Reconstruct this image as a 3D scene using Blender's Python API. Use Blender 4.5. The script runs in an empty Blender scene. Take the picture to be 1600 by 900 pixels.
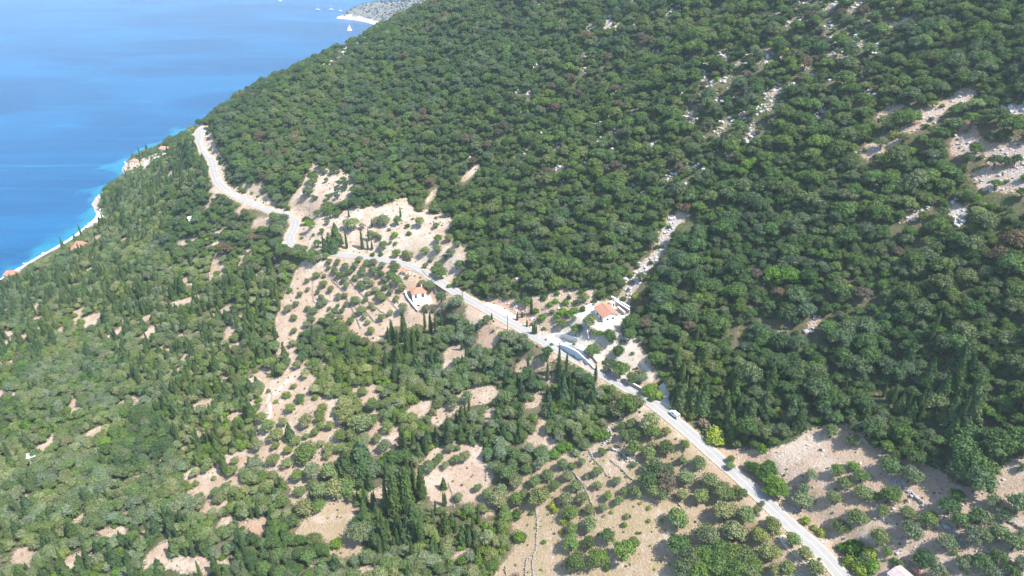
import bpy, bmesh, math, random
import numpy as np
from mathutils import Vector, Matrix, noise as mnoise

# ------------------------------------------------------------------ camera
SC = bpy.context.scene
COL = SC.collection
CAM_H, PITCH, FOC = 240.0, math.radians(30.0), 1067.0      # metres above the sea, tilt, focal length in px of 1600
cam_d = bpy.data.cameras.new('camera')
cam_d.sensor_width = 36.0
cam_d.lens = 36.0 * FOC / 1600.0
cam_d.clip_start = 1.0
cam_d.clip_end = 60000.0
cam = bpy.data.objects.new('camera', cam_d)
COL.objects.link(cam)
cam.location = (0, 0, CAM_H)
cam.rotation_euler = (math.radians(90) - PITCH, 0, 0)
SC.camera = cam

# ------------------------------------------------------------------ sky and sun
SUN_AZ, SUN_EL = math.radians(116.0), math.radians(57.0)     # azimuth clockwise from +Y
w = bpy.data.worlds.new('World')
SC.world = w
w.use_nodes = True
nt = w.node_tree
sky = nt.nodes.new('ShaderNodeTexSky')
sky.sky_type = 'NISHITA'
sky.sun_disc = False
sky.sun_elevation = SUN_EL
sky.sun_rotation = SUN_AZ
sky.air_density = 1.0
sky.dust_density = 0.6
nt.links.new(sky.outputs[0], nt.nodes['Background'].inputs[0])
nt.nodes['Background'].inputs[1].default_value = 0.15
sl = bpy.data.lights.new('sun', 'SUN')
sl.energy = 4.6
sl.angle = math.radians(0.5)
sl.color = (1.0, 0.955, 0.89)
sun = bpy.data.objects.new('sun', sl)
COL.objects.link(sun)
sdir = Vector((math.sin(SUN_AZ) * math.cos(SUN_EL), math.cos(SUN_AZ) * math.cos(SUN_EL), math.sin(SUN_EL)))
sun.rotation_euler = (-sdir).to_track_quat('-Z', 'Y').to_euler()
sun.location = sdir * 500
SC.view_settings.view_transform = 'Standard'
SC.view_settings.look = 'None'
SC.view_settings.exposure = 1.1
SC.view_settings.gamma = 1.0
SC.cycles.max_bounces = 6
SC.cycles.diffuse_bounces = 3
SC.cycles.glossy_bounces = 2
SC.cycles.transmission_bounces = 2
SC.cycles.volume_bounces = 1

rng = np.random.default_rng(11)
random.seed(5)
HAZE = 0.00014
CP, SP = math.cos(PITCH), math.sin(PITCH)

def ray(px, py):
    """direction of the line of sight through a picture point (1600 x 900)"""
    u = (np.asarray(px, float) - 800.0) / FOC
    v = (450.0 - np.asarray(py, float)) / FOC
    return np.stack([u, CP + v * SP, -SP + v * CP], -1)

def project(p):
    p = np.asarray(p, float)
    x, y, z = p[..., 0], p[..., 1], p[..., 2] - CAM_H
    d = y * CP - z * SP
    d = np.where(d < 1.0, 1.0, d)
    up = y * SP + z * CP
    return 800 + FOC * x / d, 450 - FOC * up / d, d

def at_z(px, py, z):
    d = ray(px, py)
    t = (CAM_H - z) / (-d[..., 2])
    return d * np.asarray(t)[..., None] + np.array([0, 0, CAM_H])

def at_t(px, py, t):
    return ray(px, py) * t + np.array([0, 0, CAM_H])

# ------------------------------------------------------------------ terrain height field
ROADPX = [(1400, 1000, 66), (1345, 940, 67), (1320, 905, 67), (1282, 862, 67.5), (1240, 825, 68), (1200, 787, 68.3), (1160, 749, 68.7), (1124, 718, 69),
          (1086, 684, 69.5), (1048, 652, 70), (1008, 622, 70), (965, 597, 70), (915, 569, 70), (870, 545, 70),
          (824, 519, 70), (780, 494, 70), (738, 471, 70), (705, 452, 70), (683, 438, 70), (655, 422, 70), (620, 410, 69.8),
          (580, 403.5, 69.5), (540, 399, 69), (508, 395, 68.6), (480, 390, 68.3), (457, 382, 68.1), (452, 372, 68), (458, 360, 68), (462, 348, 68), (455, 340, 68),
          (440, 334, 68), (422, 329, 68), (400, 321, 68.2), (375, 309, 68.5), (352, 297, 69), (340, 284, 69), (334, 268, 69), (330, 250, 69.3),
          (318, 239, 69.6), (314, 226, 70), (309.5, 213, 70), (312, 204, 70.3), (320, 198, 70.5)]
ROADW = np.array([at_z(a, b, c) for a, b, c in ROADPX])
ctrl = [tuple(p) for p in ROADW[::2]]
def rowz(py, lst):
    for px, t in lst:
        ctrl.append(tuple(at_t(px, py, t)))
rowz(0, [(800, 550), (1000, 460), (1200, 390), (1400, 350), (1600, 314)])
rowz(150, [(600, 505), (800, 430), (1000, 383), (1200, 343), (1400, 311), (1600, 281)])
rowz(300, [(500, 425), (600, 410), (800, 372), (1000, 338), (1200, 308), (1400, 281), (1600, 255)])
rowz(450, [(800, 327), (1000, 303), (1200, 280), (1400, 256), (1600, 232)])
rowz(500, [(948, 297)])
rowz(600, [(1200, 251), (1400, 233), (1600, 213)])
rowz(750, [(1400, 211), (1600, 195)])
rowz(900, [(1600, 180)])
rowz(900, [(1000, 217), (800, 226), (600, 233), (400, 239), (200, 244), (0, 248)])
rowz(750, [(1000, 238), (800, 254), (600, 265), (400, 275), (200, 283), (0, 290)])
rowz(600, [(900, 279), (800, 290), (600, 310), (400, 325), (200, 338), (0, 350)])
rowz(500, [(700, 330), (500, 350), (300, 380), (100, 405), (0, 425)])
rowz(400, [(400, 400), (300, 420), (200, 450), (100, 490)])
rowz(320, [(300, 470), (220, 520)])
rowz(260, [(295, 535), (250, 600)])
for px, py, t in [(400, 143, 640), (454, 116, 640), (562, 62, 690), (640, 32, 730), (722, 4, 770)]:
    ctrl.append(tuple(at_t(px, py, t)))
SHOREPX = [(-120, 510), (-60, 472), (0, 436), (40, 412), (75, 392), (100, 378), (130, 356), (150, 338), (143, 318), (156, 303), (176, 288), (193, 277),
           (191, 264), (203, 249), (226, 240), (252, 231), (275, 222), (300, 206)]
SHORE = [tuple(at_z(a, b, 0)) for a, b in SHOREPX]
SHORE = [(-330, -100, 0), (-345, 100, 0)] + SHORE + [(-345, 880, 0), (-270, 960, 0), (-170, 1020, 0), (-40, 1075, 0), (120, 1120, 0), (400, 1180, 0)]
SHORE = np.array(SHORE)
ctrl += [tuple(p) for p in SHORE]
for a in SHORE:
    ctrl.append((a[0] - 60, a[1] + (15 if a[1] < 800 else 60), -16))
    ctrl.append((a[0] - 200, a[1] + (30 if a[1] < 800 else 200), -30))
ctrl += [(0, 884, 175), (200, 620, 275), (480, 620, 400), (480, 300, 330), (480, 0, 230), (300, 0, 150), (140, 0, 66), (0, 0, 48),
         (-120, 0, 36), (-250, 0, 20), (480, 900, 300), (200, 900, 230), (300, 120, 180), (230, 60, 120), (480, -60, 200), (140, -80, 60), (-120, -80, 34)]
ctrl = np.array(ctrl)
ctrl = ctrl[np.sort(np.unique(np.round(ctrl[:, :2] / 4), axis=0, return_index=True)[1])]
def tps_fit(P, lam):
    n = len(P)
    X = P[:, :2] / 100.0
    d2 = ((X[:, None] - X[None]) ** 2).sum(-1)
    K = np.where(d2 > 0, d2 * np.log(np.maximum(d2, 1e-12)) * .5, 0) + lam * np.eye(n)
    Q = np.hstack([np.ones((n, 1)), X])
    A = np.block([[K, Q], [Q.T, np.zeros((3, 3))]])
    return X, np.linalg.solve(A, np.concatenate([P[:, 2], np.zeros(3)]))
def tps_eval(fit, x, y):
    X, c = fit
    out = c[-3] + c[-2] * x / 100 + c[-1] * y / 100
    for i in range(len(X)):
        d2 = (x / 100 - X[i, 0]) ** 2 + (y / 100 - X[i, 1]) ** 2
        out = out + c[i] * np.where(d2 > 0, d2 * np.log(np.maximum(d2, 1e-12)) * .5, 0)
    return out
FIT = tps_fit(ctrl, 0.004)

def vnoise(x, y, s, seed=0, oct=4):
    """value noise, vectorised"""
    out = 0; amp = 1; tot = 0
    for o in range(oct):
        xs, ys = x / s + 37.1 * seed + 11 * o, y / s + 91.7 * seed + 5 * o
        xi, yi = np.floor(xs).astype(np.int64), np.floor(ys).astype(np.int64)
        fx, fy = xs - xi, ys - yi
        fx, fy = fx * fx * (3 - 2 * fx), fy * fy * (3 - 2 * fy)
        def h(a, b):
            n = (a * 374761393 + b * 668265263 + seed * 1442695) & 0x7fffffff
            n = ((n ^ (n >> 13)) * 1274126177) & 0x7fffffff
            return ((n ^ (n >> 16)) & 0xffff) / 65535.0
        v = (h(xi, yi) * (1 - fx) + h(xi + 1, yi) * fx) * (1 - fy) + (h(xi, yi + 1) * (1 - fx) + h(xi + 1, yi + 1) * fx) * fy
        out = out + v * amp; tot += amp; amp *= .5; s = s * .5
    return out / tot

def seg_dist(x, y, P):
    """distance to a polyline, with the z of the nearest point"""
    best = np.full(np.shape(x), 1e9); bz = np.zeros(np.shape(x))
    for a, b in zip(P[:-1], P[1:]):
        dx, dy = b[0] - a[0], b[1] - a[1]
        L = dx * dx + dy * dy + 1e-9
        t = np.clip(((x - a[0]) * dx + (y - a[1]) * dy) / L, 0, 1)
        d = np.hypot(x - a[0] - t * dx, y - a[1] - t * dy)
        m = d < best
        best = np.where(m, d, best); bz = np.where(m, a[2] + t * (b[2] - a[2]), bz)
    return best, bz
def smooth(P, n=6):
    """Catmull-Rom through the points"""
    P = [np.array(p, float) for p in P]
    P = [2 * P[0] - P[1]] + P + [2 * P[-1] - P[-2]]
    out = []
    for i in range(1, len(P) - 2):
        for k in range(n):
            t = k / n
            a, b, c, d = P[i - 1], P[i], P[i + 1], P[i + 2]
            out.append(.5 * (2 * b + (c - a) * t + (2 * a - 5 * b + 4 * c - d) * t * t + (3 * b - a - 3 * c + d) * t ** 3))
    out.append(P[-2])
    return np.array(out)
def ss(a, b, x):
    t = np.clip((x - a) / (b - a), 0, 1)
    return t * t * (3 - 2 * t)

STEP = 2.5
GX = np.arange(-460, 480 + STEP, STEP)
GY = np.arange(-60, 1150 + STEP, STEP)
XX, YY = np.meshgrid(GX, GY)
ZZ = tps_eval(FIT, XX, YY)
land = ss(2, 14, ZZ)
ZZ = ZZ + land * ((vnoise(XX, YY, 60, 3, 4) - .5) * 5.0)
def carve(P, wid, dep):
    global ZZ
    d, _ = seg_dist(XX, YY, P)
    ZZ = ZZ - dep * np.exp(-(d / wid) ** 2)
GULLY = [tps_eval(FIT, 0, 0)]  # placeholder, replaced below
def hitz(px, py, Zf):
    """where the line of sight through the given picture points meets the height field"""
    px = np.atleast_1d(np.asarray(px, float)); py = np.atleast_1d(np.asarray(py, float))
    D = ray(px, py)
    t = np.full(len(px), 90.0); done = np.zeros(len(px), bool); prev = t.copy()
    for k in range(900):
        p = D * t[:, None]
        below = (p[:, 2] + CAM_H) < Zf(p[:, 0], p[:, 1])
        done |= below
        if done.all(): break
        prev = np.where(done, prev, t)
        t = np.where(done, t, t + 1.2)
        if t.max() > 1100: break
    lo, hi = prev, t
    for _ in range(12):
        m = (lo + hi) / 2
        p = D * m[:, None]
        b = (p[:, 2] + CAM_H) < Zf(p[:, 0], p[:, 1])
        hi = np.where(b, m, hi); lo = np.where(b, lo, m)
    return D * hi[:, None] + np.array([0, 0, CAM_H])
def height(x, y):
    x = np.asarray(x, float); y = np.asarray(y, float)
    fx = np.clip((x - GX[0]) / STEP, 0, len(GX) - 1.001); fy = np.clip((y - GY[0]) / STEP, 0, len(GY) - 1.001)
    i, j = fx.astype(int), fy.astype(int); a, b = fx - i, fy - j
    return (ZZ[j, i] * (1 - a) + ZZ[j, i + 1] * a) * (1 - b) + (ZZ[j + 1, i] * (1 - a) + ZZ[j + 1, i + 1] * a) * b
def H(x, y):
    return float(height(x, y))
def ground(pts):
    pts = np.array(pts, float)
    return hitz(pts[:, 0], pts[:, 1], height)
STREAMPX = [(1083, 340), (1057, 338), (1041, 352), (1040, 373), (1032, 390), (1020, 403), (1006, 416), (991, 430), (986, 448), (976, 463)]
VALLEYPX = [(700, 290), (770, 240), (845, 190), (905, 140), (970, 95), (1060, 40), (1110, 5)]
sw = ground(STREAMPX); carve(sw, 7, 2.5)
vw = ground(VALLEYPX); carve(vw, 20, 10.0)
# the ground is benched flat under the road
ROAD = smooth(ROADW, 5)
dR, zR = seg_dist(XX, YY, ROAD)
k = 1 - ss(5.5, 14, dR)
ZZ = ZZ * (1 - k) + (zR - .22) * k

# ------------------------------------------------------------------ survey of the place (sight lines read off the photograph, dropped on to the terrain)
def Q(ox, oy, s, pts):
    return [(ox + p[0] / s, oy + p[1] / s) + tuple(p[2:]) for p in pts]
# bare or thinly grown ground: (outline, kind)   kinds: soil, red, rock, grass, pale, yard
OPEN = [
 ([(457, 427), (480, 400), (533, 403), (613, 417), (663, 433), (690, 447), (683, 480), (660, 500), (647, 513), (607, 507), (600, 533), (573, 530), (543, 513), (540, 497), (510, 497), (477, 513), (457, 533), (430, 520), (437, 487), (443, 463), (460, 450)], 'soil'),
 ([(430, 520), (457, 533), (470, 560), (500, 590), (480, 600), (455, 596), (440, 570), (432, 545)], 'soil'),
 ([(467, 363), (497, 330), (533, 337), (543, 323), (587, 320), (633, 307), (647, 327), (690, 330), (713, 347), (693, 367), (733, 390), (720, 423), (700, 447), (687, 440), (660, 420), (613, 407), (560, 400), (500, 393), (473, 383)], 'pale'),
 ([(750, 462), (790, 462), (815, 472), (837, 482), (842, 510), (880, 525), (875, 540), (830, 520), (790, 500), (757, 480)], 'red'),
 ([(480, 262), (492, 250), (505, 262), (522, 256), (540, 268), (560, 287), (547, 308), (520, 318), (490, 316), (470, 325), (455, 322), (450, 315), (470, 290)], 'pale'),
 ([(455, 320), (500, 318), (500, 345), (470, 365), (455, 340)], 'soil'),
 ([(712, 283), (732, 268), (745, 250), (755, 256), (738, 276), (718, 288)], 'soil'),
 ([(680, 287), (688, 288), (680, 305), (668, 325), (660, 322), (672, 304)], 'soil'),
 ([(610, 320), (632, 305), (640, 312), (620, 326)], 'soil'),
 ([(833, 530), (857, 520), (883, 500), (900, 487), (923, 480), (940, 470), (960, 463), (990, 477), (980, 497), (973, 507), (970, 530), (997, 530), (1007, 553), (1027, 587), (1013, 593), (1000, 573), (987, 563), (985, 600), (950, 583), (933, 563), (877, 545)], 'yard'),
 ([(1005, 553), (1012, 560), (1027, 590), (1040, 612), (1044, 645), (1030, 640), (1028, 610), (1000, 600), (985, 600), (985, 565)], 'soil'),
 ([(800, 470), (873, 450), (917, 447), (933, 467), (900, 487), (883, 500), (857, 520), (820, 500), (800, 503)], 'scrub'),
 ([(800, 455), (806, 420), (813, 425), (812, 450)], 'scrub'),
 ([(840, 425), (860, 418), (862, 432), (845, 436)], 'scrub'),
 ([(1083, 333), (1060, 330), (1035, 345), (1030, 375), (1022, 388), (1005, 408), (985, 425), (976, 450), (968, 462), (985, 472), (993, 455), (1003, 437), (1018, 418), (1036, 398), (1046, 378), (1050, 362), (1066, 347), (1085, 343)], 'rock'),
 ([(798, 757), (820, 740), (860, 717), (883, 710), (920, 700), (943, 690), (947, 667), (973, 653), (1000, 640), (1012, 633), (1033, 650), (1067, 683), (1107, 723), (1147, 760), (1170, 787), (1215, 828), (1295, 905), (1100, 960), (760, 960), (773, 893), (800, 870), (812, 845), (800, 800)], 'grass'),
 ([(1200, 830), (1240, 840), (1290, 905), (1200, 960), (1215, 880)], 'pale'),
 ([(1110, 700), (1200, 700), (1250, 683), (1260, 668), (1307, 665), (1317, 655), (1340, 675), (1360, 690), (1400, 715), (1467, 727), (1480, 760), (1533, 767), (1550, 743), (1567, 720), (1600, 715), (1700, 715), (1700, 1000), (1400, 1000), (1327, 905), (1240, 815), (1200, 780), (1150, 738)], 'grove'),
 ([(400, 650), (420, 600), (455, 585), (490, 590), (483, 620), (510, 620), (520, 650), (533, 667), (530, 700), (520, 720), (500, 735), (490, 760), (483, 785), (457, 797), (450, 753), (407, 720)], 'soil'),
 ([(543, 597), (585, 597), (593, 620), (577, 643), (553, 620)], 'soil'),
 ([(513, 617), (530, 620), (533, 640), (520, 655), (508, 640)], 'soil'),
 ([(583, 667), (627, 660), (625, 697), (593, 717), (573, 707)], 'soil'),
 ([(667, 663), (687, 637), (715, 612), (740, 600), (753, 598), (770, 600), (777, 620), (767, 627), (737, 637), (707, 643), (687, 670)], 'soil'),
 ([(647, 733), (680, 700), (700, 690), (753, 693), (757, 727), (780, 743), (753, 767), (733, 787), (700, 793), (667, 773)], 'soil'),
 ([(745, 787), (772, 785), (772, 803), (752, 812)], 'soil'),
 ([(456, 832), (475, 812), (493, 800), (523, 785), (553, 778), (557, 800), (547, 827), (540, 847), (567, 857), (543, 873), (523, 867), (500, 838), (478, 836)], 'grass'),
 ([(243, 423), (277, 403), (273, 413), (250, 428)], 'soil'),
 ([(280, 443), (287, 427), (317, 433), (333, 413), (353, 408), (362, 413), (345, 433), (300, 447)], 'soil'),
 ([(370, 420), (373, 397), (390, 383), (397, 397), (393, 417), (380, 430)], 'soil'),
 ([(215, 505), (223, 490), (237, 487), (232, 500), (220, 511)], 'soil'),
 ([(253, 590), (283, 557), (287, 537), (303, 537), (300, 553), (283, 577), (270, 597)], 'soil'),
 ([(320, 350), (333, 341), (333, 358), (357, 350), (347, 367), (337, 364), (331, 355)], 'soil'),
 ([(339, 303), (342, 310), (345, 332), (341, 332), (338, 312)], 'soil'),
 ([(-20, 533), (8, 535), (4, 570), (-20, 583)], 'soil'),
 ([(137, 362), (150, 345), (160, 330), (170, 330), (163, 350), (143, 360)], 'soil'),
 ([(139, 373), (160, 361), (166, 366), (150, 374)], 'grass'),
 ([(370, 567), (373, 543), (382, 540), (377, 560)], 'soil'),
 ([(138, 827), (147, 821), (200, 823), (202, 831), (187, 839), (157, 838)], 'pale'),
 ([(262, 882), (268, 865), (303, 866), (340, 869), (370, 869), (367, 878), (310, 884), (293, 898), (267, 893)], 'pale'),
 ([(193, 747), (217, 737), (223, 743), (220, 770), (203, 760)], 'soil'),
 ([(229, 748), (237, 746), (239, 763), (231, 763)], 'soil'),
 ([(325, 740), (327, 723), (350, 718), (357, 705), (393, 700), (395, 723), (385, 740), (389, 760), (402, 780), (385, 778), (358, 752)], 'soil'),
 ([(267, 621), (293, 608), (307, 598), (315, 602), (300, 613), (280, 623)], 'soil'),
 ([(353, 648), (367, 635), (393, 618), (425, 598), (470, 585), (410, 625), (373, 645), (360, 665)], 'soil'),
 ([(240, 733), (250, 707), (257, 710), (253, 733)], 'soil'),
 ([(273, 813), (277, 798), (286, 796), (279, 813)], 'soil'),
 ([(220, 690), (227, 683), (235, 686), (228, 694)], 'soil'),
 ([(282, 708), (288, 686), (295, 688), (297, 708)], 'soil'),
 ([(183, 640), (190, 622), (214, 618), (212, 630), (192, 634)], 'soil'),
 ([(187, 860), (190, 868), (183, 866)], 'soil'),
 ([(325, 660), (332, 650), (338, 668), (330, 680)], 'soil'),
 ([(1340, 240), (1360, 220), (1400, 207), (1407, 197), (1440, 187), (1440, 170), (1467, 163), (1490, 147), (1520, 133), (1530, 140), (1510, 160), (1483, 170), (1467, 187), (1433, 200), (1407, 220), (1380, 240), (1357, 250)], 'scree'),
 ([(1480, 240), (1490, 213), (1507, 193), (1533, 197), (1533, 220), (1560, 227), (1600, 217), (1700, 210), (1700, 245), (1600, 250), (1567, 267), (1560, 257), (1510, 240), (1493, 247)], 'scree'),
 ([(1513, 266), (1553, 261), (1600, 250), (1700, 245), (1700, 300), (1600, 302), (1567, 300), (1527, 295)], 'scree'),
 ([(1545, 167), (1600, 158), (1700, 158), (1700, 177), (1567, 177)], 'rock'),
 ([(1370, 175), (1387, 167), (1427, 158), (1417, 167), (1387, 187), (1370, 190)], 'scree'),
 ([(1413, 345), (1417, 327), (1453, 319), (1450, 330), (1427, 342), (1397, 360), (1394, 356)], 'rock'),
 ([(1477, 322), (1500, 309), (1515, 327), (1503, 350), (1490, 347)], 'rock'),
 ([(1547, 320), (1560, 320), (1562, 350), (1550, 353)], 'scree'),
 ([(1590, 310), (1600, 305), (1605, 320), (1590, 325)], 'rock'),
 ([(1434, 367), (1448, 370), (1446, 380), (1434, 377)], 'scree'),
 ([(1255, 515), (1270, 488), (1281, 491), (1282, 520)], 'rock'),
 ([(1212, 522), (1225, 490), (1232, 500), (1230, 520)], 'scree'),
 ([(1150, 520), (1160, 495), (1164, 500), (1155, 525)], 'scree'),
 ([(1362, 622), (1372, 602), (1382, 600), (1376, 625)], 'soil'),
 ([(1395, 632), (1402, 612), (1408, 616), (1402, 636)], 'soil'),
 ([(1520, 655), (1545, 645), (1555, 655), (1530, 665)], 'soil'),
 ([(195, 262), (205, 252), (225, 243), (262, 232), (274, 232), (272, 240), (258, 252), (243, 253), (232, 262), (225, 258), (215, 262), (208, 275)], 'scrub'),
 ([(223, 246), (229, 246), (230, 255), (226, 264), (219, 256)], 'pale'),
 ([(308, 193), (325, 200), (338, 232), (352, 255), (350, 280), (365, 297), (385, 308), (410, 322), (400, 326), (365, 312), (341, 290), (334, 262), (326, 240), (318, 222)], 'scree'),
 ([(385, 285), (410, 292), (430, 318), (455, 330), (440, 334), (400, 322), (380, 308), (362, 290)], 'scrub'),
 ([(800, 580), (812, 560), (822, 560), (815, 590)], 'soil'),
 ([(818, 637), (830, 622), (856, 612), (846, 632), (830, 640)], 'soil'),
 ([(556, 407), (573, 409), (571, 421), (559, 421)], 'red'), ([(503, 424), (526, 424), (526, 441), (508, 441)], 'red'), ([(486, 452), (494, 440), (500, 470), (492, 480)], 'red'),
 ([(845, 570), (858, 560), (868, 590), (860, 610), (850, 590)], 'soil'),
]
# scattered white outcrops on the hillside: x, y, half length, half width, tilt (degrees, up to the right)
ROCKS = [(553, 70, 26, 7, 25), (530, 86, 14, 5, 40), (512, 98, 7, 3, 30), (458, 137, 5, 3, 50), (412, 160, 5, 2, 0), (630, 45, 6, 2, 40), (923, 40, 10, 4, 50), (953, 40, 14, 6, 20),
 (967, 45, 4, 8, 0), (1045, 17, 5, 9, 0), (1042, 37, 5, 7, 0), (1022, 55, 3, 6, 0), (992, 40, 3, 8, 0), (990, 3, 4, 6, 0), (872, 45, 4, 3, 60), (917, 83, 7, 3, 10), (885, 80, 6, 3, 0), (955, 86, 4, 2, 0),
 (812, 95, 4, 4, 0), (1104, 100, 14, 4, 70), (1098, 122, 12, 5, 60), (1128, 123, 6, 4, 0), (1147, 133, 10, 4, 15), (1137, 90, 4, 5, 0), (1163, 95, 12, 4, 20), (1122, 158, 8, 4, 0), (1073, 167, 10, 5, 0), (1085, 177, 7, 3, 0),
 (1073, 182, 5, 2, 0), (1195, 78, 6, 4, 0), (1193, 18, 8, 4, 10), (1168, 212, 16, 7, 50), (1185, 203, 8, 3, 60), (1140, 243, 10, 4, 60), (1127, 213, 8, 5, 40), (1118, 230, 5, 5, 0), (1093, 230, 5, 3, 0), (1082, 255, 8, 5, 30),
 (1098, 257, 6, 6, 0), (1070, 287, 10, 5, 20), (1037, 253, 6, 3, 0), (1197, 150, 4, 10, 0), (1190, 170, 4, 9, 0), (1297, 15, 14, 6, 50), (1247, 25, 4, 9, 0), (1268, 3, 9, 4, 20), (1300, 43, 9, 3, 0), (1343, 67, 14, 6, 320),
 (1300, 82, 14, 8, 0), (1318, 90, 6, 4, 0), (1333, 90, 6, 6, 0), (1243, 107, 26, 5, 10), (1387, 43, 10, 9, 20), (1413, 33, 22, 5, 20), (1447, 32, 14, 5, 20), (1230, 137, 16, 6, 20), (1207, 148, 10, 10, 40), (1203, 73, 4, 8, 0),
 (1343, 0, 12, 4, 0), (1583, 103, 12, 3, 20), (1330, 18, 10, 6, 40), (1370, 293, 10, 6, 0), (1005, 307, 4, 9, 0), (1205, 20, 10, 4, 0), (1210, 165, 8, 4, 45), (1232, 38, 8, 4, 30), (1150, 150, 5, 3, 0), (1103, 193, 4, 5, 0),
 (870, 228, 4, 3, 0), (803, 255, 4, 5, 40), (735, 245, 4, 2, 0), (820, 238, 4, 4, 0), (1020, 222, 6, 2, 0), (1055, 243, 5, 3, 20), (860, 10, 6, 3, 0), (840, 5, 5, 4, 0), (1075, 140, 4, 8, 0), (950, 20, 4, 6, 0), (1290, 60, 8, 4, 30),
 (1370, 20, 8, 4, 20), (1400, 10, 10, 3, 10), (1075, 90, 5, 8, 30), (1060, 75, 4, 6, 0), (1100, 75, 6, 3, 20), (1147, 105, 8, 3, 30), (700, 210, 4, 2, 0), (1195, 438, 5, 4, 0), (1120, 440, 4, 6, 60), (1160, 500, 3, 8, 0), (880, 287, 5, 3, 0)]
_r = random.Random(3)
for _ in range(55):
    _t = _r.uniform(0, 1); _x = 1075 + 300 * _r.uniform(0, 1); _y = _r.uniform(0, 1) * 250 * (1 - .35 * (_x - 1075) / 300)
    ROCKS.append((_x, _y, _r.uniform(2.5, 8), _r.uniform(1.2, 3), _r.uniform(25, 65)))
for _ in range(40):
    ROCKS.append((_r.uniform(800, 1080), _r.uniform(0, 300), _r.uniform(2, 4.5), _r.uniform(1, 2), _r.uniform(20, 70)))
_r = random.Random(3)
for _ in range(55):
    _x = 1075 + 300 * _r.uniform(0, 1); _y = _r.uniform(0, 1) * 250 * (1 - .35 * (_x - 1075) / 300)
    ROCKS.append((_x, _y, _r.uniform(2.5, 8), _r.uniform(1.2, 3), _r.uniform(25, 65)))
for _ in range(40):
    ROCKS.append((_r.uniform(800, 1080), _r.uniform(0, 300), _r.uniform(2, 4.5), _r.uniform(1, 2), _r.uniform(20, 70)))
# trees standing free: x, y of the crown's middle, crown radius in px [, kind [, colour]]
TREES = []
def T(ox, oy, s, lst, kind='olive'):
    for e in lst:
        k = e[3] if len(e) > 3 else kind
        TREES.append((ox + e[0] / s, oy + e[1] / s, e[2] / s, k, e[4] if len(e) > 4 else None))
T(400, 300, 3, [(485,315,16),(520,330,16),(552,330,16),(592,345,16),(645,335,16),(655,355,20),(330,300,15),(345,325,13),(385,325,14),(370,370,16),(420,345,16),(465,342,16),(440,372,17),(502,362,15),(502,380,14),(553,368,22),
 (585,385,16),(632,388,18),(395,392,16),(342,355,10),(468,400,15),(415,412,15),(522,408,16),(603,412,16),(660,415,22),(285,390,16),(322,392,10),(242,415,12),(318,430,18),(427,438,16),(492,430,17),(505,447,14),(541,430,16),
 (608,445,16),(685,450,18),(353,455,15),(560,458,16),(390,488,15),(420,485,13),(632,470,14),(580,480,18),(528,475,12),(593,500,18),(660,497,15),(307,495,13),(468,508,20),(515,505,12),(290,470,10),(325,515,16),(300,530,16),
 (245,545,14),(270,560,18),(425,525,12),(405,555,12),(385,535,10),(495,555,20),(540,530,12),(512,580,14),(345,545,10),(370,560,14),(445,605,16),(525,610,12),(350,580,18),(310,600,14),(395,590,14),(460,580,10),(555,545,10),
 (245,455,10),(208,480,12),(153,545,18),(190,525,14),(180,650,14),(213,665,10),(240,620,16),(180,590,14),(145,765,12),(198,810,20),(590,590,16),(630,565,14),(540,650,16),(690,540,20),(340,610,22),(260,600,18),(245,800,16,'shrub','yellow'),
 (780,430,16),(818,445,24),(870,495,24),(945,510,28),(885,540,20),(800,545,20),(710,395,10),(835,555,12),(90,725,26),(60,690,22),(175,710,16),(70,800,28),(120,830,26),(215,730,20)])
T(400, 300, 3, [(710,157,15,'shrub','dark'),(718,193,16,'shrub','dark'),(767,140,22),(845,155,14),(735,125,8,'shrub'),(650,200,22,'shrub','bright'),(625,175,12,'shrub'),(665,130,22,'oak'),(598,245,24,'oak'),(660,285,20),(700,290,16),(722,300,20),
 (545,293,15,'shrub','dark'),(585,292,15,'shrub','dark'),(795,275,20),(850,265,18),(855,220,20),(825,310,12),(795,345,12),(905,215,18),(945,242,14),(915,285,20),(885,305,14),(985,270,10,'shrub'),(955,340,20),(870,380,26),(855,345,22),(845,375,20),
 (600,130,26,'olive','pale'),(570,135,22,'olive','pale'),(460,150,28,'olive','pale'),(500,150,26,'dead'),(430,150,22,'olive','pale'),(255,148,26,'oak','bright'),(400,240,12),(310,180,12),(335,140,12),(655,240,12,'shrub'),(350,105,18),(290,100,16),
 (270,200,10,'shrub'),(630,235,10,'shrub'),(560,200,14),(580,215,12),(945,420,22),(1030,400,20),(970,360,14),(1010,430,18),(215,215,10,'shrub'),(290,240,20,'oak'),(240,130,22,'oak'),(540,190,12),(845,120,10,'shrub'),(905,440,14,'shrub'),(990,440,18)])
# spires: x, y of the foot, height in px
CYP = []
def Cc(ox, oy, s, lst, kind='cypress'):
    for e in lst:
        CYP.append((ox + e[0] / s, oy + e[1] / s, e[2] / s, e[3] if len(e) > 3 else kind))
Cc(400, 300, 3, [(678,118,50),(436,118,42),(545,168,48),(500,268,95),(427,265,88),(318,262,70),(545,272,48),(525,272,60),(530,230,60),(698,705,150),(715,765,130),(745,760,120),(1105,600,32),(793,640,85),(870,640,72),(965,740,62),
 (110,552,95),(640,690,95),(625,720,90),(665,720,80),(820,660,100),(845,665,90),(760,690,60),(800,740,70),(985,790,60),(380,250,110,'conifer'),(350,282,95,'conifer'),(365,288,70,'conifer'),(330,285,70,'conifer')])
Cc(800, 300, 3, [(390,885,78),(90,575,85),(105,668,52),(97,668,50),(113,665,45),(70,632,36),(25,602,42),(47,590,30),(165,885,90),(245,910,70),(790,880,90),(780,900,60)])
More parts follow.
